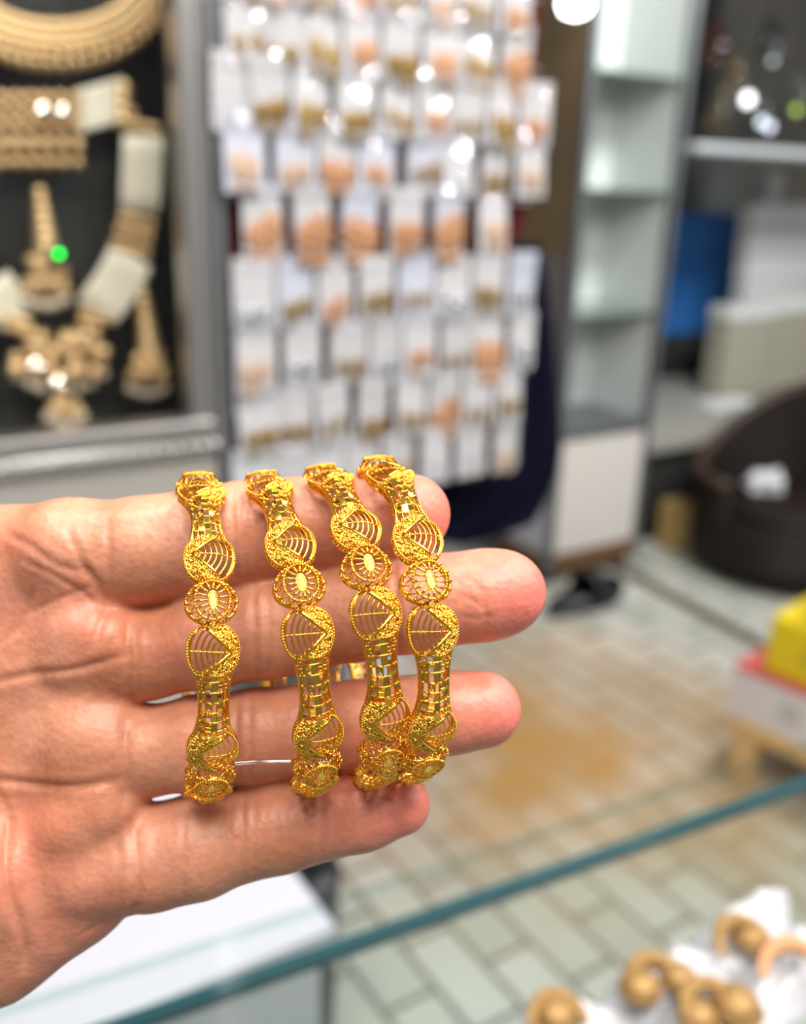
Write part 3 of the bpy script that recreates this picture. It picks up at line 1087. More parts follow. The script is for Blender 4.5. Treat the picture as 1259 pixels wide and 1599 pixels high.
earring(70, 300, 1.0, 'long gold drop earring hung inside the curve of the pearl necklace')
earring(229, 452, .92, 'long gold drop earring hung outside the pearl necklace, close to the steel upright')
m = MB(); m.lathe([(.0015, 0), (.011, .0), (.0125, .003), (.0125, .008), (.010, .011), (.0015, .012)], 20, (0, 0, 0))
GREEN_GLOW = pmat('green_glow', (0, .5, .05), .3, emit=((0.0, 1.0, 0.06), 9))
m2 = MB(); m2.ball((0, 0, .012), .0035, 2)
e = empty('green_reflection', J(88, 395, .05), Matrix((U, Vector((0, 0, 1)), -V)).transposed())  # glowing ball standing in for a green reflection on the glass
m.build('glow_backing', BLACK, e); m2.build('glow_ball', GREEN_GLOW, e)
tag(e, 'small green glow standing in for a reflection, before the upper drop earring', 'lamp')
#--END-A
# ------------------------------------------------------------------ cloth stand with the packets of earrings
PB = 1.115                                   # plane of the packets
bl, _, _ = ab(at_b(352, 400, PB + .03)); br_, _, _ = ab(at_b(842, 60, PB + .03))
_, _, zlo = ab(at_b(600, 770, PB + .03))
bz1 = ab(at_b(600, -160, PB))[2]
zm = ab(at_b(820, 372, PB))[2]
st = sempty('display_board', (bl + br_) / 2, PB + .035, zlo)
tag(st, 'tall cloth covered board hung with rows of clear earring packets', 'display board')
m = MB(); sbox(m, bl, br_, PB + .03, PB + .055, zm, bz1, .006); sobj(m, 'maroon_cloth', MAROON, st)
m = MB(); sbox(m, bl, br_ - .02, PB + .03, PB + .055, zlo, zm, .006); sobj(m, 'dark_cloth', MAROON, st)
m = MB()
for z in np.arange(zlo + .06, bz1, .088): m.tube([(bl, PB + .027, z), (br_, PB + .027, z)], .0022, 6)
sobj(m, 'hanging_rail', STEEL, st)

# navy cloth hanging behind the board, its lower part spreading out under it
prof = [(380, 842, 792), (450, 856, 760), (520, 866, 740), (600, 872, 720), (660, 878, 700), (700, 876, 640), (745, 868, 560), (790, 845, 500), (815, 828, 500), (836, 775, 500), (848, 716, 500)]
vs, fs = [], []
cols_ = 30
NB = PB + .09
for j, (py, xr, xl) in enumerate(prof):
    for i in range(cols_ + 1):
        t = i / cols_
        px = xl + (xr - xl) * t
        p = at_b(px, py, NB)
        a, b, z = ab(p)
        b += .012 * math.sin(t * 26 + j * .4) * (.3 + .7 * j / 10)
        vs.append((a, b, z))
for j in range(len(prof) - 1):
    for i in range(cols_):
        k = j * (cols_ + 1) + i
        fs.append([k, k + 1, k + cols_ + 2, k + cols_ + 1])
m = MB(); m.add(vs, fs)
o = sobj(m, 'navy_cloth', NAVY, smooth=True)
so = o.modifiers.new('thick', 'SOLIDIFY'); so.thickness = .004
tag(o, 'dark navy cloth hanging behind and below the board of packets', 'cloth')

KINDS = {
    'g': ('gold', [(-.011, 0), (.011, 0)], .0085, GOLD_DARK), 'd': ('dark gold', [(-.010, 0), (.012, 0)], .0105, GOLD_DARK),
    'p': ('rose gold', [(-.008, 0), (.010, .002)], .0095, ROSE), 'P': ('large rose gold', [(-.010, .002), (.010, .002)], .0155, ROSE),
    'q': ('pale rose', [(-.009, 0), (.009, 0)], .011, ROSE_PALE), 's': ('silver', [(-.009, 0), (.009, 0)], .010, SILVER), 'w': ('small silver', [(0, 0)], .006, SILVER),
}
ROWS = [
    (-38, [(380, 'g'), (440, 'q'), (500, 'g'), (565, 'p'), (626, 'g'), (690, 'q'), (747, 'g'), (806, 'p')]),
    (68, [(385, 'g'), (440, 'g'), (502, 'd'), (565, 'p'), (626, 'd'), (690, 'p'), (747, 'd'), (806, 'P')]),
    (170, [(362, 'w'), (420, 'd'), (486, 'd'), (556, 'd'), (622, 'g'), (680, 'p'), (732, 'g'), (784, 'd'), (836, 'p')]),
    (265, [(382, 'q'), (462, 'q'), (527, 'P'), (588, 'p'), (665, 'd'), (716, 'w'), (775, 'g'), (829, 'q')]),
    (368, [(410, 'P'), (488, 'P'), (562, 'P'), (635, 'P'), (702, 'P'), (770, 'q')]),
    (482, [(397, 's'), (462, 'd'), (524, 'p'), (588, 'd'), (650, 'g'), (708, 's'), (763, 'd'), (815, 's')]),
    (585, [(400, 'q'), (472, 's'), (545, 'g'), (602, 's'), (655, 'p'), (714, 'g'), (763, 'P'), (815, 's')]),
    (685, [(404, 'd'), (460, 'g'), (520, 'g'), (582, 'd'), (642, 'g'), (694, 'P'), (746, 'g'), (794, 'g')]),
    (775, [(395, 'g'), (452, 'w'), (510, 'q'), (566, 'w'), (622, 'p'), (680, 'w'), (735, 'w'), (790, 'q')]),
]
ORD = ['first', 'second', 'third', 'fourth', 'fifth', 'sixth', 'seventh', 'eighth', 'ninth']


def sleeve_mesh(w, h, seed):
    r_ = random.Random(seed)
    nx, nz = 8, 11
    m = MB()
    px_, pz_ = r_.uniform(-.3, .3), r_.uniform(-.3, .3)
    vs = []; fs = []
    for j in range(nz + 1):
        for i in range(nx + 1):
            u, v_ = -1 + 2 * i / nx, -1 + 2 * j / nz
            bul = .0065 * (1 - u * u) * (1 - v_ * v_) * (1 + .4 * math.sin(3 * u + 7 * px_) * math.sin(4 * v_ + 9 * pz_))
            vs.append((u * w / 2, -.004 - bul, v_ * h / 2))
    for j in range(nz):
        for i in range(nx):
            k = j * (nx + 1) + i
            fs.append([k, k + 1, k + nx + 2, k + nx + 1])
    m.add(vs, fs)
    return m.mesh('plastic_sleeve', SLEEVE)


SLV = [sleeve_mesh(.060, .094, k) for k in range(5)]


def card_mesh(w, h, mat):
    m = MB(); m.bevel_box((0, 0, 0), (w, .0012, h), .0004, seg=1)
    m.box((0, -.0012, h / 2 - .009), (w * .96, .0016, .013))
    return m.mesh('white_card', mat, False)


CARDS = [card_mesh(.053, .084, CARD), card_mesh(.055, .088, CARD_BLUE)]


def ear_mesh(kind):
    nm, pos, r_, mat = KINDS[kind]
    q = random.Random(hash(kind) % 97 if False else ord(kind))
    m = MB()
    m.lathe([(r_ * .15, .0015), (r_ * .6, .0042), (r_ * .95, .0032), (r_, .001), (r_ * .9, 0)], 16, rot=Matrix.Rotation(R(90), 3, 'X'))
    for i in range(9):
        w = 2 * math.pi * i / 9
        m.ball((r_ * math.cos(w), -.002, r_ * math.sin(w)), r_ * .26, 1)
    for i in range(3): m.ball(((i - 1) * r_ * .55, -.002, -r_ * 1.5), r_ * .3, 1)
    m.ball((0, -.004, 0), r_ * .35, 2)
    return m.mesh('earring', mat)


EARS = {k: ear_mesh(k) for k in KINDS}
for ri, (py, cells) in enumerate(ROWS):
    for ci, (px, k) in enumerate(cells):
        zr = ab(at_b(400, py - 24, PB))[2]
        yy = py - 24
        for _ in range(12):
            yy -= (zr - ab(at_b(px, yy, PB))[2]) * 900
        p = at_b(px, yy, PB + rnd.uniform(-.004, .004))
        rot = STORE @ Matrix.Rotation(R(rnd.uniform(-7, 3)), 3, 'X') @ Matrix.Rotation(R(rnd.uniform(-9, 9)), 3, 'Z') @ Matrix.Rotation(R(rnd.uniform(-2.5, 2.5)), 3, 'Y')
        e = empty('earring_packet', p + Vector((0, 0, .0)), rot)
        c = bpy.data.objects.new('white_card', CARDS[1 if (ri in (3, 4, 5) and rnd.random() < .5) else 0]); link(c, e)
        s_ = bpy.data.objects.new('plastic_sleeve', SLV[rnd.randrange(5)]); link(s_, e)
        nm, pos, r_, mat = KINDS[k]
        for (dx, dz) in pos:
            o = bpy.data.objects.new('earring', EARS[k]); link(o, e); o.location = (dx, -.0015, -.020 + dz + rnd.uniform(-.006, .006)); o.scale = (rnd.uniform(.7, 1.1),) * 3; o.scale.z = rnd.uniform(.8, 1.5)
        tag(e, f'clear packet of {nm} {"earring" if len(pos) == 1 else "earrings"}, {ORD[ci]} from the upright in the {ORD[ri]} row', 'earring packet', 'earring packets on the display board')

# ------------------------------------------------------------------ glass tower cabinet
cl_ = at_z(855, 890, .07); ta0, tb, _ = ab(cl_)
ta1 = ab(at_b(986, 866, tb))[0]
TD = .34; TT = 2.45
tw = sempty('display_tower', (ta0 + ta1) / 2, tb + TD / 2, 0)
tag(tw, 'tall steel framed display tower with glass shelves and a white cupboard below', 'display cabinet')
zsh = [ab(at_b(935, y, tb))[2] for y in (108, 296, 492)]
zcu = ab(at_b(935, 672, tb))[2]; zbo = ab(at_b(855, 880, tb))[2]
TW_WHITE = pmat('pale_green_back_panel', (.75, .79, .77), .3)
for nm, a, b in (('post', ta0, tb), ('post', ta1, tb), ('post', ta0, tb + TD), ('post', ta1, tb + TD)):
    m = MB(); sbox(m, a - .014, a + .014, b - .014, b + .014, .05, TT, .003); sobj(m, nm, STEEL_DARK, tw)
m = MB(); sbox(m, ta0, ta1, tb + TD - .02, tb + TD, zcu, TT); sobj(m, 'back_panel', TW_WHITE, tw)
m = MB(); sbox(m, ta1 - .008, ta1 - .002, tb + .01, tb + TD, zcu, TT); sobj(m, 'side_panel', TW_WHITE, tw)
zbr = ab(at_b(880, 400, tb + .1))[2]
m = MB(); sbox(m, ta0 - .006, ta0, tb + .015, tb + TD, zbr, TT); sobj(m, 'brown_side_panel', BROWN, tw)
m = MB(); sbox(m, ta0 - .006, ta0, tb + .015, tb + TD, zcu, zbr); sobj(m, 'grey_side_panel', pmat('mauve_grey_panel', (.22, .19, .19), .5), tw)
m = MB(); sbox(m, ta0 - .006, ta0, tb + .015, tb + TD, .06, zcu); sobj(m, 'white_side_panel', WHITE, tw)
SHG = pmat('glass_shelf_edge', (.16, .21, .18), .15)
for z in zsh:
    m = MB(); sbox(m, ta0 + .004, ta1 - .010, tb + .002, tb + TD - .025, z - .005, z + .005, .001); sobj(m, 'shelf', SHG, tw)
m = MB(); sbox(m, ta0, ta1, tb - .012, tb + TD, zcu - .02, zcu + .02, .002); sobj(m, 'cupboard_top', STEEL_DARK, tw)
m = MB(); sbox(m, ta0 + .014, ta1 - .014, tb - .006, tb + .012, zbo + .03, zcu - .02, .002); sobj(m, 'cupboard_door', pmat('off_white_door', (.66, .61, .58), .45), tw)
m = MB(); sbox(m, ta0 - .01, ta1 + .01, tb - .012, tb + TD, .055, zbo + .03, .004); sobj(m, 'bottom_rail', pmat('brown_rail', (.16, .075, .03), .5), tw)
for a, b in ((ta0 + .03, tb + .04), (ta1 - .03, tb + .04), (ta0 + .03, tb + TD - .04), (ta1 - .03, tb + TD - .04)):
    m = MB(); m.lathe([(.012, 0), (.028, .004), (.028, .05), (.012, .055)], 16, (a, b, 0)); sobj(m, 'foot', BLACK, tw)
# lamp at the top of the aisle
lp = at_b(899, 6, tb - .08)
e = empty('spot_lamp', lp)
m = MB(); m.lathe([(.004, -.036), (.036, -.026), (.048, .0), (.036, .026), (.012, .036)], 20)
m.build('bulb', pmat('lamp_glow', (1, 1, 1), .4, emit=((.95, 1, .97), 14)), e)
m = MB(); m.lathe([(.03, .034), (.03, .07), (.012, .085)], 16); m.tube([(0, 0, .08), (0, 0, 1.0)], .006, 8); m.build('socket', STEEL_DARK, e)
tag(e, 'bright round white lamp hanging beside the top of the glass tower', 'lamp')
#--END-B
# ------------------------------------------------------------------ white counter, lower left
WZ = .70
wa, wb, _ = ab(at_z(525, 1445, WZ))
e = sempty('white_counter', wa - .5, wb + .2, 0)
m = MB(); sbox(m, wa - 1.1, wa, wb, CB - .004, WZ - .025, WZ, .003); sobj(m, 'countertop', WHITE, e)
m = MB(); sbox(m, wa - 1.09, wa - .012, wb + .012, CB - .006, .08, WZ - .026, .002); sobj(m, 'cabinet', pmat('shaded_white_front', (.55, .55, .57), .5), e)  # front greyed, its shade put into the colour
m = MB(); sbox(m, wa - 1.08, wa - .03, wb + .05, CB - .02, 0, .08); sobj(m, 'plinth', STEEL_DARK, e)
tag(e, 'white counter with a bare white top, below the hand and the showcase', 'counter')
# black rounded bin by the end of the counter
bp_ = at_z(492, 1372, .38)
m = MB(); m.lathe([(.055, .0), (.065, .02), (.075, .36), (.078, .372), (.072, .38), (.03, .385)], 24)
m2 = MB(); m2.tube([(-.05, 0, .385), (-.03, 0, .40), (.03, 0, .40), (.05, 0, .385)], .005, 8)
e = empty('bin', Vector((bp_.x - .035, bp_.y + .02, 0)))
m.build('body', BLACK, e); m2.build('handle', BLACK, e)
tag(e, 'round black bin standing at the end of the white counter', 'bin')

# ------------------------------------------------------------------ glass counter in front of the camera
GZ = 1.03
q0 = at_z(300, 1521, GZ); q1 = at_z(1259, 1193, GZ)
gu = (q1 - q0); gu.z = 0; gu.normalize()
gv = Vector((-gu.y, gu.x, 0))
if gv.dot(fwd) < 0: gv = -gv
GROT = Matrix((gu, gv, Vector((0, 0, 1)))).transposed()
go = q0 + gu * .35
go = Vector((go.x, go.y, 0))
g = empty('glass_counter', go, GROT)
GL0, GL1 = -1.1, 1.0
OV = .022
m = MB(); m.bevel_box(((GL0 + GL1) / 2, OV - .36, GZ - .004), (GL1 - GL0, .72, .008), .0012); m.build('glass_top', GLASS, g, False)
m = MB(); m.box(((GL0 + GL1) / 2, -.004, .575), (GL1 - GL0, .008, .89)); m.build('front_pane', GLASS, g, False)
m = MB(); m.bevel_box(((GL0 + GL1) / 2, -.004, GZ - .0155), (GL1 - GL0, .0085, .010), .002); m.build('pane_edge', TEAL, g, False)
m = MB(); m.box(((GL0 + GL1) / 2, OV - .0004, GZ - .004), (GL1 - GL0 - .002, .0012, .006)); m.build('top_edge', clear_mat('pale_edge', (.88, .95, .94), .06, .1, .6), g, False)
m = MB(); m.bevel_box(((GL0 + GL1) / 2, -.33, .065), (GL1 - GL0, .66, .13), .004); m.build('plinth', STEEL_DARK, g, False)
for x in (GL0 + .012, GL1 - .012):
    m = MB(); m.box((x, -.33, .575), (.008, .64, .89)); m.build('end_pane', GLASS, g, False)
tag(g, 'glass topped counter with a teal cut edge crossing the foreground', 'counter')

# white pouches with gold pieces lying on the glass, at the lower right
POUCH = pmat('white_pouch', (.58, .58, .60), .35, coat=.2, bump=(60, .3))


def pouch(name, pts, zc, thick, label, seed):
    """a soft pouch: polygon outline (photo points laid down on the glass), pillowed and wrinkled"""
    r_ = random.Random(seed)
    P = [at_z(x, y, GZ + .002) for x, y in pts]
    c = sum(P, Vector()) / len(P)
    out = resample([(p.x - c.x, p.y - c.y) for p in P], 48)
    m = MB(); vs = [(0, 0, thick)]; fs = []
    rings = 9
    for k in range(1, rings + 1):
        t = k / rings
        for i, (x, y) in enumerate(out):
            w = .0035 * math.sin(i * .8 + seed) * math.sin(t * 5 + seed) + .002 * math.sin(i * 1.9 + 3 * t)
            vs.append((x * t, y * t, max(.0005, thick * (1 - t ** 2.4) + w * (1 - t ** 4) * (1 if k > 1 else 0))))
    n = 48
    for i in range(n): fs.append((0, 1 + i, 1 + (i + 1) % n))
    for k in range(rings - 1):
        for i in range(n):
            a, b = 1 + k * n + i, 1 + k * n + (i + 1) % n
            fs.append((a, a + n, b + n, b))
    base = len(vs)
    vs += [(x, y, 0) for x, y in out]
    for i in range(n):
        a, b = 1 + (rings - 1) * n + i, 1 + (rings - 1) * n + (i + 1) % n
        fs.append((a, base + i, base + (i + 1) % n, b))
    fs.append(tuple(base + i for i in range(n))[::-1])
    m.add(vs, fs)
    o = m.build(name, POUCH)
    o.location = (c.x, c.y, GZ + .0006 + zc)
    return tag(o, label, 'pouch', 'white pouches on the glass counter')


pouch('jewellery_pouch', [(1082, 1462), (1150, 1420), (1222, 1382), (1236, 1400), (1232, 1470), (1180, 1530), (1110, 1520), (1078, 1490)], 0, .020, 'white pouch with a pointed upright corner, farthest back on the glass', 1)
pouch('jewellery_pouch', [(960, 1530), (1040, 1490), (1130, 1495), (1150, 1545), (1100, 1600), (1000, 1610), (935, 1570)], 0, .022, 'white pouch in the middle of the heap on the glass', 2)
pouch('jewellery_pouch', [(1160, 1500), (1238, 1440), (1300, 1470), (1320, 1560), (1230, 1600), (1150, 1570)], 0, .020, 'white pouch at the outer end of the heap on the glass', 3)
pouch('jewellery_pouch', [(790, 1605), (850, 1568), (940, 1565), (1000, 1600), (980, 1660), (820, 1660)], 0, .012, 'white pouch lowest in the heap, nearest the hand', 4)
pouch('jewellery_pouch', [(1000, 1590), (1120, 1560), (1230, 1580), (1250, 1680), (1050, 1690)], 0, .022, 'white pouch at the front of the heap on the glass', 5)

M_GP = {}


def ring_piece(name, px, py, z, r_, tilt, yaw, label, mat=None, arc=1.0):
    """a textured gold ring or bangle lying on the pouches"""
    m = MB(); N = 56
    pts = [(r_ * math.cos(2 * math.pi * arc * i / N), r_ * math.sin(2 * math.pi * arc * i / N), 0) for i in range(N if arc == 1 else N + 1)]
    m.tube(pts, [r_ * (.08 + .20 * math.sin(math.pi * i / N)) for i in range(N + 1)] if arc < 1 else r_ * .18, 10, arc == 1)
    bd = MB()
    for i in range(40):
        w = 2 * math.pi * arc * i / 40
        for q in (-1, 0, 1): bd.ball(((r_ * (1 + .12 * q)) * math.cos(w), (r_ * (1 + .12 * q)) * math.sin(w), r_ * (.08 + .26 * math.sin(math.pi * i / 40) * (1 if q == 0 else .8))), r_ * .085, 1)
    e = empty(name, at_z(px, py, z), Matrix.Rotation(yaw, 3, 'Z') @ Matrix.Rotation(tilt, 3, 'X'))
    e.scale = (1, 1.1, .7)
    m.build('band', mat or GOLD_OLD, e); bd.build('beading', GOLD_DARK if mat is None else mat, e)
    return tag(e, label, 'bangle', 'gold pieces heaped on the glass counter')


GOLD_FG = pmat('gold_piece', (.42, .25, .09), .5, .45, bump=(350, .9))
RP = [(1165, 1482, .024, .015, 20, .3, 'crescent of gold on the pouch with the pointed corner', None), (1030, 1545, .022, .0155, 14, .1, 'crescent of gold lying on the middle pouch of the heap', None),
      (1120, 1590, .026, .016, 18, .5, 'large crescent of gold at the front of the heap', None), (1245, 1528, .028, .017, 18, -.2, 'rose gold crescent on the outer pouch of the heap', ROSE),
      (872, 1598, .016, .0135, 14, .1, 'crescent of gold on the lowest pouch nearest the hand', None)]
for (x, y, z, r_, ti, yw, lab, mt) in RP:
    ring_piece('gold_crescent', x, y, GZ + z, r_, R(ti), yw, lab, mt or GOLD_FG, .52)
def dome_piece(px, py, z, r_, label):
    m = MB(); m.lathe([(r_ * .1, r_ * .75), (r_ * .5, r_ * .66), (r_ * .85, r_ * .35), (r_, 0), (r_ * .9, -r_ * .1)], 28)
    k = MB()
    for i in range(22):
        w = 2 * math.pi * i / 22
        for (q, h_) in ((.98, .04), (.72, .5)): k.ball((r_ * q * math.cos(w), r_ * q * math.sin(w), r_ * h_), r_ * .1, 1)
    e = empty('domed_earring', at_z(px, py, z)); m.build('dome', GOLD_FG, e); k.build('granules', GOLD_FG, e)
    return tag(e, label, 'earring', 'domed gold earrings heaped on the glass counter')
dome_piece(1172, 1466, GZ + .020, .011, 'domed gold earring inside the small bangle on the farthest pouch')
dome_piece(1000, 1545, GZ + .022, .011, 'domed gold earring on the middle pouch of the heap')
dome_piece(1060, 1530, GZ + .022, .010, 'domed gold earring behind the front pouch of the heap')
dome_piece(1150, 1575, GZ + .026, .013, 'large domed gold earring at the front of the heap')
dome_piece(1090, 1590, GZ + .026, .010, 'smaller domed gold earring at the front edge of the heap')
dome_piece(868, 1588, GZ + .014, .011, 'domed gold earring on the lowest pouch nearest the hand')

# ------------------------------------------------------------------ far right: platform, shelf, boxes, chair
SB = tb + .28                                # back of this corner is about in line with the tower


def place(px, py, z): return ab(at_z(px, py, z))


# low platform with a woven grey cloth
zp = .45
fa, fb, _ = place(1010, 690, zp)
bC = place(1150, 616, zp)[1]
PL = sempty('platform', fa + .8, fb + .3, 0)
WOV = pmat('grey_woven_cloth', (.36, .34, .31), .8)
nt = WOV.node_tree; tc_ = nt.nodes.new('ShaderNodeTexCoord'); ck = nt.nodes.new('ShaderNodeTexChecker'); ck.inputs['Scale'].default_value = 55
ck.inputs['Color1'].default_value = (.46, .44, .41, 1); ck.inputs['Color2'].default_value = (.19, .18, .16, 1)
nt.links.new(tc_.outputs['Object'], ck.inputs['Vector']); nt.links.new(ck.outputs['Color'], nt.nodes['Principled BSDF'].inputs['Base Color'])
a_l = ta1 + .03
m = MB(); sbox(m, a_l, fa + 2.4, fb - .02, 4.24, zp - .05, zp, .004); sobj(m, 'cloth_top', WOV, PL)
m = MB(); sbox(m, a_l + .02, fa + 2.38, fb + .02, 4.23, .0, zp - .05); sobj(m, 'dark_front', pmat('dark_front', (.025, .022, .02), .7), PL)
tag(PL, 'low dark platform covered with grey woven cloth, behind the wicker chair', 'platform')

# steel shelf board with dark case above
sa0, sb0, _ = ab(at_b(1090, 236, 2.75)); zs = ab(at_b(1180, 228, 2.75))[2]
SH = sempty('wall_shelf', sa0 + .6, 3.0, zs)
m = MB(); sbox(m, sa0, sa0 + 1.6, 2.75, 4.24, zs - .035, zs, .008); sobj(m, 'shelf_board', pmat('pale_steel', (.72, .74, .78), .25, .35), SH)
m = MB(); sbox(m, sa0 - .1, sa0 + 1.6, 4.12, 4.24, zs, 2.7); sobj(m, 'dark_back', DARK, SH)
m = MB(); sbox(m, sa0 - .06, sa0 - .02, 3.2, 4.2, zs - .9, 2.7); sobj(m, 'side_post', DARK, SH)
tag(SH, 'polished steel shelf board carrying a dark display of hanging jewellery', 'shelf')
# hanging jewellery in the dark case: bunches of beads
rr = random.Random(11)
CR = pmat('crystal', (.9, .92, .95), .05, .9)
cases = [(1115, 70, 12, (.10, .03, .02), 'dark red bead bunch hanging at the top of the dark case'),
         (1150, 120, 14, (.22, .16, .08), 'bronze bead bunch hanging beside the case post'),
         (1200, 60, 12, (.04, .05, .045), 'black bead bunch hanging at the top of the case'),
         (1190, 165, 16, (.12, .12, .10), 'dark bead bunch with bright crystals above the steel shelf'),
         (1245, 150, 14, (.20, .20, .17), 'grey bead bunch hanging at the outer side of the case'),
         (1120, 170, 12, (.16, .12, .06), 'brown bead bunch hanging lowest beside the case post')]
for (px, py, n, c_, lab) in cases:
    p = at_b(px, py, 3.8)
    mb, cr, ws = MB(), MB(), MB()
    mt = pmat('beads', c_, .3, .3)
    for i in range(60):
        mb.ball((max(-.07, min(.07, rr.gauss(0, .032))), max(-.03, min(.03, rr.gauss(0, .014))), max(-.1, min(.1, rr.gauss(0, .048)))), rr.uniform(.014, .022), 1)
    ws.tube([(0, 0, 0), (0, 0, .35)], .003, 6)
    e = empty('bead_bunch', p, STORE)
    mb.build('beads', mt, e); ws.build('cord', BLACK, e)
    for i in range(4):
        k = MB(); k.ball((rr.gauss(0, .035), -.04, rr.gauss(0, .05)), .012, 2); k.build('crystal', CR, e)
    tag(e, lab, 'beads', 'bead bunches in the dark case')
for (px, py, r_, c_, st_, lab) in [(1168, 155, .030, (1, 1, 1), 4, 'brightest small white glowing globe in the dark case'), (1190, 190, .022, (.8, .88, 1), 2.2, 'small white glowing globe below the brightest one in the dark case'),
                                   (1202, 198, .022, (.8, .85, 1), 2.0, 'lowest small bluish glowing globe in the dark case'), (1244, 172, .018, (.55, .8, .1), 1.6, 'small yellow green glowing globe in the dark case'),
                                   (1207, 95, .016, (.7, .8, .8), .9, 'dim small glowing globe high in the dark case')]:
    e = empty('glowing_globe', at_b(px, py, 3.6), STORE)  # emissive globes at the bright dots in the case
    m = MB(); m.ball((0, 0, 0), r_, 2, (1, 1, 1.1)); m.build('globe', pmat('globe_glow', c_, .3, emit=(c_, st_)), e)
    m = MB(); m.lathe([(r_ * .4, r_ * .8), (r_ * .45, r_ * 1.7), (r_ * .1, r_ * 1.8)], 12); m.tube([(0, 0, r_ * 1.7), (0, 0, r_ * 2.4)], .003, 6); m.build('socket', STEEL_DARK, e)
    tag(e, lab, 'lamp', 'small glowing globes in the dark case')

# boxes under the steel shelf, standing on the platform and on each other
CARDBLUE = pmat('blue_box', (.02, .13, .42), .45, noise=(20, (.05, .22, .58), .8))
BOXW = pmat('white_box', (.62, .62, .62), .5)
CREAM = pmat('cream_box', (.42, .39, .31), .55)
LIDW = pmat('white_lid', (.74, .76, .74), .45)


def ypl(px, b):
    y = 640.0
    for _ in range(30): y -= (zp + .001 - ab(at_b(px, y, b))[2]) * 250
    return y


def carton(name, mat, px0, px1, py0, py1, b, dep, label, group, lid=None, cat='box'):
    a0 = ab(at_b(px0, py1, b))[0]; a1 = ab(at_b(px1, py1, b))[0]
    xm = (px0 + px1) / 2
    z1 = ab(at_b(xm, py0, b))[2]; z0 = ab(at_b(xm, py1, b))[2]
    e = sempty(name, (a0 + a1) / 2, b + dep / 2, z0)
    zl = z0 + (z1 - z0) * (.4 if lid else 1)
    m = MB(); sbox(m, a0, a1, b, b + dep, z0, zl - .0005, .004); sobj(m, 'box_body', mat, e)
    if lid:
        m = MB(); sbox(m, a0 - .004, a1 + .004, b - .004, b + dep + .004, zl, z1 - .001, .004); sobj(m, 'lid', lid, e)
    else:
        m = MB(); sbox(m, (a0 + a1) / 2 - .012, (a0 + a1) / 2 + .012, b - .0012, b + dep, zl - .0005, zl); sobj(m, 'tape', mat, e)
    return tag(e, label, cat, group)


BL = ['top', 'middle', 'bottom']
for j in range(3):
    for i in range(2):
        y0 = 334 + j * 63; x0 = 1044 - j * 3 + i * 64
        carton('blue_box', CARDBLUE, x0, x0 + 62, y0, y0 + 62, bC + .5, .26, f'blue carton in the {BL[j]} row of the blue stack, {"beside the tower" if i == 0 else "beside the white boxes"}', 'blue cartons stacked by the tower')
# support under the blue stack
carton('dark_crate', pmat('dark_crate', (.03, .035, .03), .6), 1036, 1160, 524, ypl(1098, bC + .48), bC + .48, .3, 'dark crate under the stack of blue cartons', None, cat='crate')
carton('white_bottle_box', LIDW, 1103, 1148, 262, 333.5, bC + .56, .12, 'tall pale carton on top of the blue cartons', None)
carton('white_bottle_box', BOXW, 1196, 1220, 268, 317.5, bC + .22, .08, 'small whitish carton leaning under the steel shelf', None)
for j in range(4):
    y0 = 318 + j * 40
    for i in range(2):
        carton('white_box', BOXW, 1174 - j * 4 + i * 62, 1234 - j * 4 + i * 62, y0, y0 + 39, bC + .16, .09, f'white carton {["at the top","second from the top","third from the top","at the bottom"][j]} of the {"stack beside the blue cartons" if i == 0 else "outer white stack"}', 'white cartons stacked under the steel shelf')
carton('dark_crate', pmat('black_crate', (.012, .01, .01), .6), 1158, 1300, 479, ypl(1229, bC + .16), bC + .16, .09, 'black crate under the white cartons', None, cat='crate')
for i, x0 in enumerate((1138, 1214)):
    yb = ypl(x0 + 30, bC)
    for j in range(4):
        carton('cream_box', CREAM, x0 - j * 5, x0 + 72 - j * 5, yb - (4 - j) * 34 + .5, yb - (3 - j) * 34, bC, .12, f'cream box {["on top","second from the top","third from the top","at the bottom"][j]} of the {"stack nearer the tower" if i == 0 else "stack farther from the tower"}', 'cream boxes stacked on the platform', LIDW if j == 0 else None)
carton('white_tray', LIDW, 1112, 1172, ypl(1142, bC - .22) - 12, ypl(1142, bC - .22), bC - .22, .1, 'flat white tray on the woven cloth before the cream boxes', None, cat='tray')

# wicker tub chair
WICK = pmat('dark_wicker', (.016, .010, .008), .5, spec=.2)
nt = WICK.node_tree; tc_ = nt.nodes.new('ShaderNodeTexCoord'); wv = nt.nodes.new('ShaderNodeTexWave'); wv.inputs['Scale'].default_value = 28; wv.bands_direction = 'Z'; wv.inputs['Distortion'].default_value = 1
bu = nt.nodes.new('ShaderNodeBump'); bu.inputs['Strength'].default_value = .8; bu.inputs['Distance'].default_value = .006
nt.links.new(tc_.outputs['Object'], wv.inputs['Vector']); nt.links.new(wv.outputs['Fac'], bu.inputs['Height']); nt.links.new(bu.outputs['Normal'], nt.nodes['Principled BSDF'].inputs['Normal'])
cp = at_z(1215, 868, .10)
CH = empty('wicker_chair', Vector((cp.x + .06, cp.y + .12, 0)))
RAD = .36
m = MB(); m.lathe([(RAD * .80, .03), (RAD * .95, .05), (RAD * 1.0, .12), (RAD * .99, .20), (RAD * .93, .26)], 40); m.build('base', WICK, CH)
m = MB(); m.lathe([(.02, .255), (RAD * .85, .26), (RAD * .88, .285), (RAD * .80, .305), (.02, .31)], 40); m.build('seat', WICK, CH)
def rim_h(w): return .37 + .33 * max(0.0, math.cos((w - R(38)) / 1.35)) ** 1.6


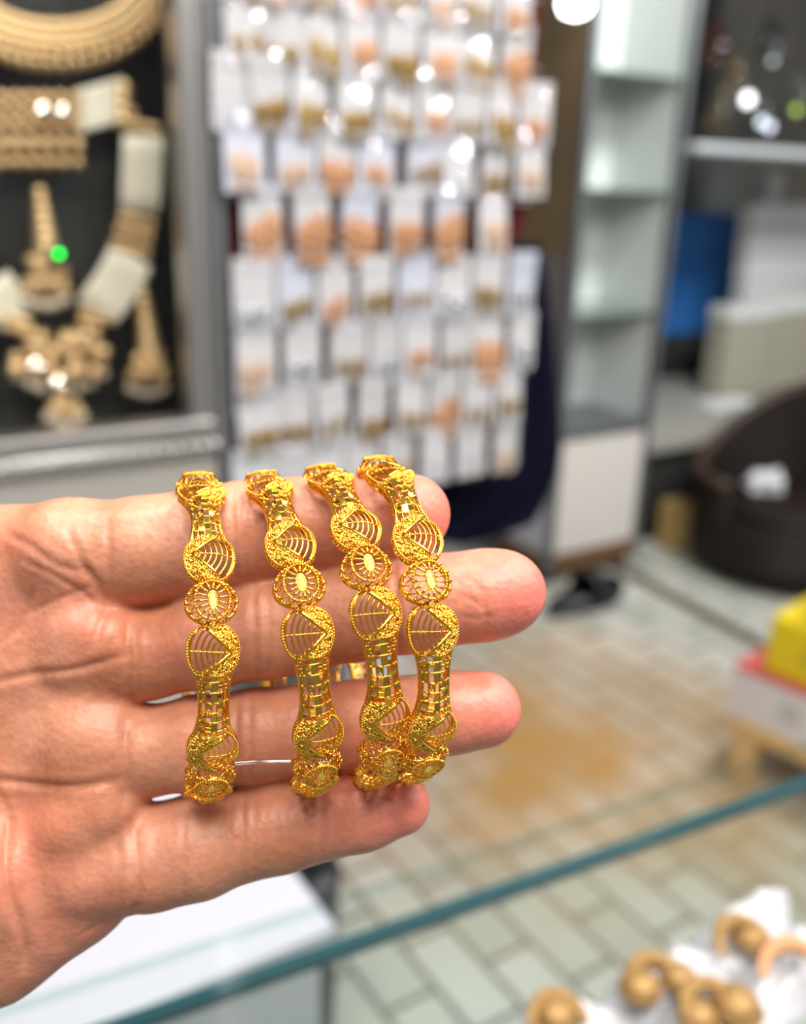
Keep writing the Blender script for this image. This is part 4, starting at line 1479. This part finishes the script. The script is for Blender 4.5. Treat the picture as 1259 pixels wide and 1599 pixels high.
m = MB(); N = 40; vs = []; fs = []
for i in range(N + 1):
    w = R(-70) + R(280) * i / N          # back highest at the far right, falling to a low arm
    top = rim_h(w)
    for (rad, z) in ((RAD * .98, .20), (RAD * 1.04, top), (RAD * .97, top + .02), (RAD * .88, top), (RAD * .86, .25)):
        vs.append((rad * math.cos(w), rad * math.sin(w), z))
for i in range(N):
    for k in range(4):
        a = i * 5 + k; fs.append((a, a + 5, a + 6, a + 1))
fs.append((0, 1, 2, 3, 4)); fs.append(tuple(N * 5 + k for k in (4, 3, 2, 1, 0)))
m.add(vs, fs); m.build('backrest', WICK, CH)
m = MB()
m.tube([(RAD * math.cos(R(-70) + R(280) * i / N), RAD * math.sin(R(-70) + R(280) * i / N), .02 + rim_h(R(-70) + R(280) * i / N)) for i in range(N + 1)], .024, 10)
m.build('rolled_rim', pmat('brown_rim', (.055, .03, .02), .45), CH)
for w in (45, 135, 225, 315):
    m = MB(); m.lathe([(.022, 0), (.025, .04)], 12, (.22 * math.cos(R(w)), .22 * math.sin(R(w)), 0)); m.build('foot', BLACK, CH)
tag(CH, 'dark brown wicker tub chair standing before the cloth covered platform', 'chair')
m = MB()
for k in range(40): m.ball((rr.gauss(0, .03), rr.gauss(0, .03), .03 + abs(rr.gauss(0, .012))), rr.uniform(.02, .03), 1)
m.bevel_box((0, 0, .015), (.13, .12, .03), .012)
o = m.build('white_cushion', pmat('white_cotton', (.7, .7, .72), .8)); o.location = (cp.x - .04, cp.y + .16, .312)
tag(o, 'small crumpled white cushion lying on the wicker chair seat', 'cushion')

# tan carton between tower and chair
p = at_z(1036, 845, .0); a_, b_, _ = ab(p); b_ -= .12
e = sempty('tan_carton', a_, b_, 0)
m = MB(); sbox(m, a_ - .06, a_ + .05, b_, b_ + .11, 0, .20, .004); sobj(m, 'box_body', pmat('tan_card', (.50, .34, .12), .6), e)
m = MB(); sbox(m, a_ + .0, a_ + .04, b_ - .002, b_ + .0, .03, .15); sobj(m, 'pale_panel', pmat('pale_panel', (.7, .62, .48), .6), e)
tag(e, 'small tan carton on the floor between the tower and the wicker chair', 'box')

# low wooden stool with boxes, right edge
wood = pmat('pale_wood', (.66, .42, .17), .5, noise=(12, (.74, .52, .26), .7))
sc0 = at_z(1128, 1208, 0.0)
d1 = at_z(1240, 1264, 0.0) - sc0; d1.z = 0; d1.normalize()
d2 = Vector((-d1.y, d1.x, 0))
if d2.dot(fwd) < 0: d2 = -d2
SR = Matrix((d1, d2, Vector((0, 0, 1)))).transposed()
ST = empty('low_stool', sc0, SR); ST['_off'] = (0, 0, 0)
SHt = .17; SL, SD = .42, .30
m = MB(); m.bevel_box((SL / 2, SD / 2, SHt - .02), (SL, SD, .04), .004); m.build('stool_top', wood, ST, False)
for (x, y) in ((.04, .03), (SL - .04, .03), (.04, SD - .03), (SL - .04, SD - .03)):
    m = MB(); m.bevel_box((x, y, (SHt - .04) / 2), (.065, .05, SHt - .04), .004); m.build('leg', wood, ST, False)
tag(ST, 'low pale wooden stool under the white box and the yellow box', 'stool')
e = empty('white_box', sc0 + Vector((0, 0, SHt + .0005)), SR)
m = MB(); m.bevel_box((SL / 2 - .015, SD / 2, .065), (SL, SD - .02, .13), .003); m.build('box_body', pmat('white_print_box', (.70, .66, .66), .5), e, False)
m = MB(); m.bevel_box((SL / 2 - .015, SD / 2, .1365), (SL + .004, SD - .016, .013), .002); m.build('red_lid_band', pmat('red_print', (.62, .10, .09), .5), e, False)
m = MB(); m.box((.14, .0088, .07), (.055, .001, .05)); m.build('grey_print', pmat('grey_print', (.52, .50, .48), .5), e, False)
tag(e, 'white box with a red rim, between the stool and the yellow box', 'box')
e = empty('yellow_box', sc0 + d1 * .045 + d2 * .01 + Vector((0, 0, SHt + .145)), SR)
m = MB(); m.bevel_box((SL / 2, SD / 2, .075), (SL, SD - .04, .15), .006); m.build('box_body', pmat('yellow_card', (.78, .58, .01), .35), e, False)
m = MB()
for i in range(5):
    m.tube([(.105 + i * .034 + .012 * math.cos(t), .0188, .072 + .017 * math.sin(t)) for t in [R(40 + 28 * k) for k in range(11)]], .0035, 6)
m.build('olive_lettering', pmat('olive_print', (.34, .33, .03), .5), e)
tag(e, 'bright yellow box with olive lettering on top of the white box', 'box')
e = empty('white_container', sc0 + d1 * .115 + d2 * .06 + Vector((0, 0, SHt + .296)), SR)
m = MB(); m.bevel_box((SL / 2 - .04, .11, .07), (.34, .18, .14), .012); m.build('container_body', pmat('white_container', (.74, .78, .76), .45), e)
m = MB(); m.bevel_box((SL / 2 - .04, .11, .149), (.35, .19, .018), .006); m.build('container_lid', pmat('lilac_lid', (.55, .55, .72), .45), e)
tag(e, 'white container with a bluish lid on top of the yellow box', 'container')

# white things lying on the floor behind the hand
q0_, q1_ = at_z(960, 884, 0), at_z(1230, 1030, 0)
m = MB(); d_ = q1_ - q0_; n_ = Vector((-d_.y, d_.x, 0)).normalized() * .03
vs = [q0_ + n_, q1_ + n_, q1_ - n_, q0_ - n_]
m.add([(v.x, v.y, .0005) for v in vs] + [(v.x, v.y, .004) for v in vs], [(0, 1, 2, 3), (7, 6, 5, 4), (0, 4, 5, 1), (1, 5, 6, 2), (2, 6, 7, 3), (3, 7, 4, 0)])
tag(m.build('trim_1', pmat('brown_floor_strip', (.11, .075, .045), .5), smooth=False), kind='structure')
# black slipper at the foot of the tower
sp = at_z(912, 944, 0)
e = empty('black_slipper', sp, Matrix.Rotation(R(38), 3, 'Z'))
e.scale = (1.45, 1.6, 1.7)
m = MB(); N = 28; out = []
for i in range(N):
    w = 2 * math.pi * i / N
    out.append((.125 * math.cos(w), (.043 + .009 * math.cos(w)) * math.sin(w)))
m.add([(x, y, 0.0) for x, y in out] + [(x * 1.02, y * 1.04, .024) for x, y in out], [list(range(N))[::-1], [N + i for i in range(N)]] + [(i, (i + 1) % N, N + (i + 1) % N, N + i) for i in range(N)])
m.build('sole', BLACK, e)
m = MB(); vs = []; fs = []
for j in range(9):
    x = .0 + .115 * j / 8; w_ = .052 * math.sqrt(max(.06, 1 - (x / .125) ** 2 * .8)); h_ = .055 * (1 - .5 * j / 8)
    for k in range(11):
        t = math.pi * k / 10
        vs.append((x, w_ * math.cos(t), .02 + h_ * math.sin(t)))
for j in range(8):
    for k in range(10):
        c = j * 11 + k; fs.append((c, c + 1, c + 12, c + 11))
m.add(vs, fs); o = m.build('upper_strap', BLACK, e); sl = o.modifiers.new('thick', 'SOLIDIFY'); sl.thickness = .006
tag(e, 'black slipper on the floor tiles in front of the display tower', 'slipper')
p = at_z(600, 1085, 0); a_, b_, _ = ab(p)
e = sempty('white_carton', a_, b_, 0)
m = MB(); sbox(m, a_ - .12, a_ + .06, b_, b_ + .2, 0, .15, .006); sobj(m, 'box_body', pmat('lilac_white_card', (.72, .71, .80), .5), e)
m = MB(); sbox(m, a_ - .125, a_ + .065, b_ - .005, b_ + .205, .151, .19, .006); sobj(m, 'lid', WHITE, e)
tag(e, 'lilac white carton on the floor, glimpsed between the fingers', 'box')

# clear thread that ties the bangles, lying across the ring finger
m = MB()
m.tube([CAM + (right * v[0] + up * v[1] - (-fwd) * 0 + fwd * ((HD - v[2]))) * .001 for v in [hp(290 + 26 * i, 1202 - i * 1.2 - 7 * math.sin(i / 9 * math.pi), 10.6 + .8 * math.sin(i / 9 * math.pi)) for i in range(10)]], .0004, 8)
o = m.build('clear_thread', clear_mat('clear_thread', (.95, .93, .92), .25, .08, .6))
tag(o, 'thin clear plastic thread lying across the ring finger between the bangles', 'thread')
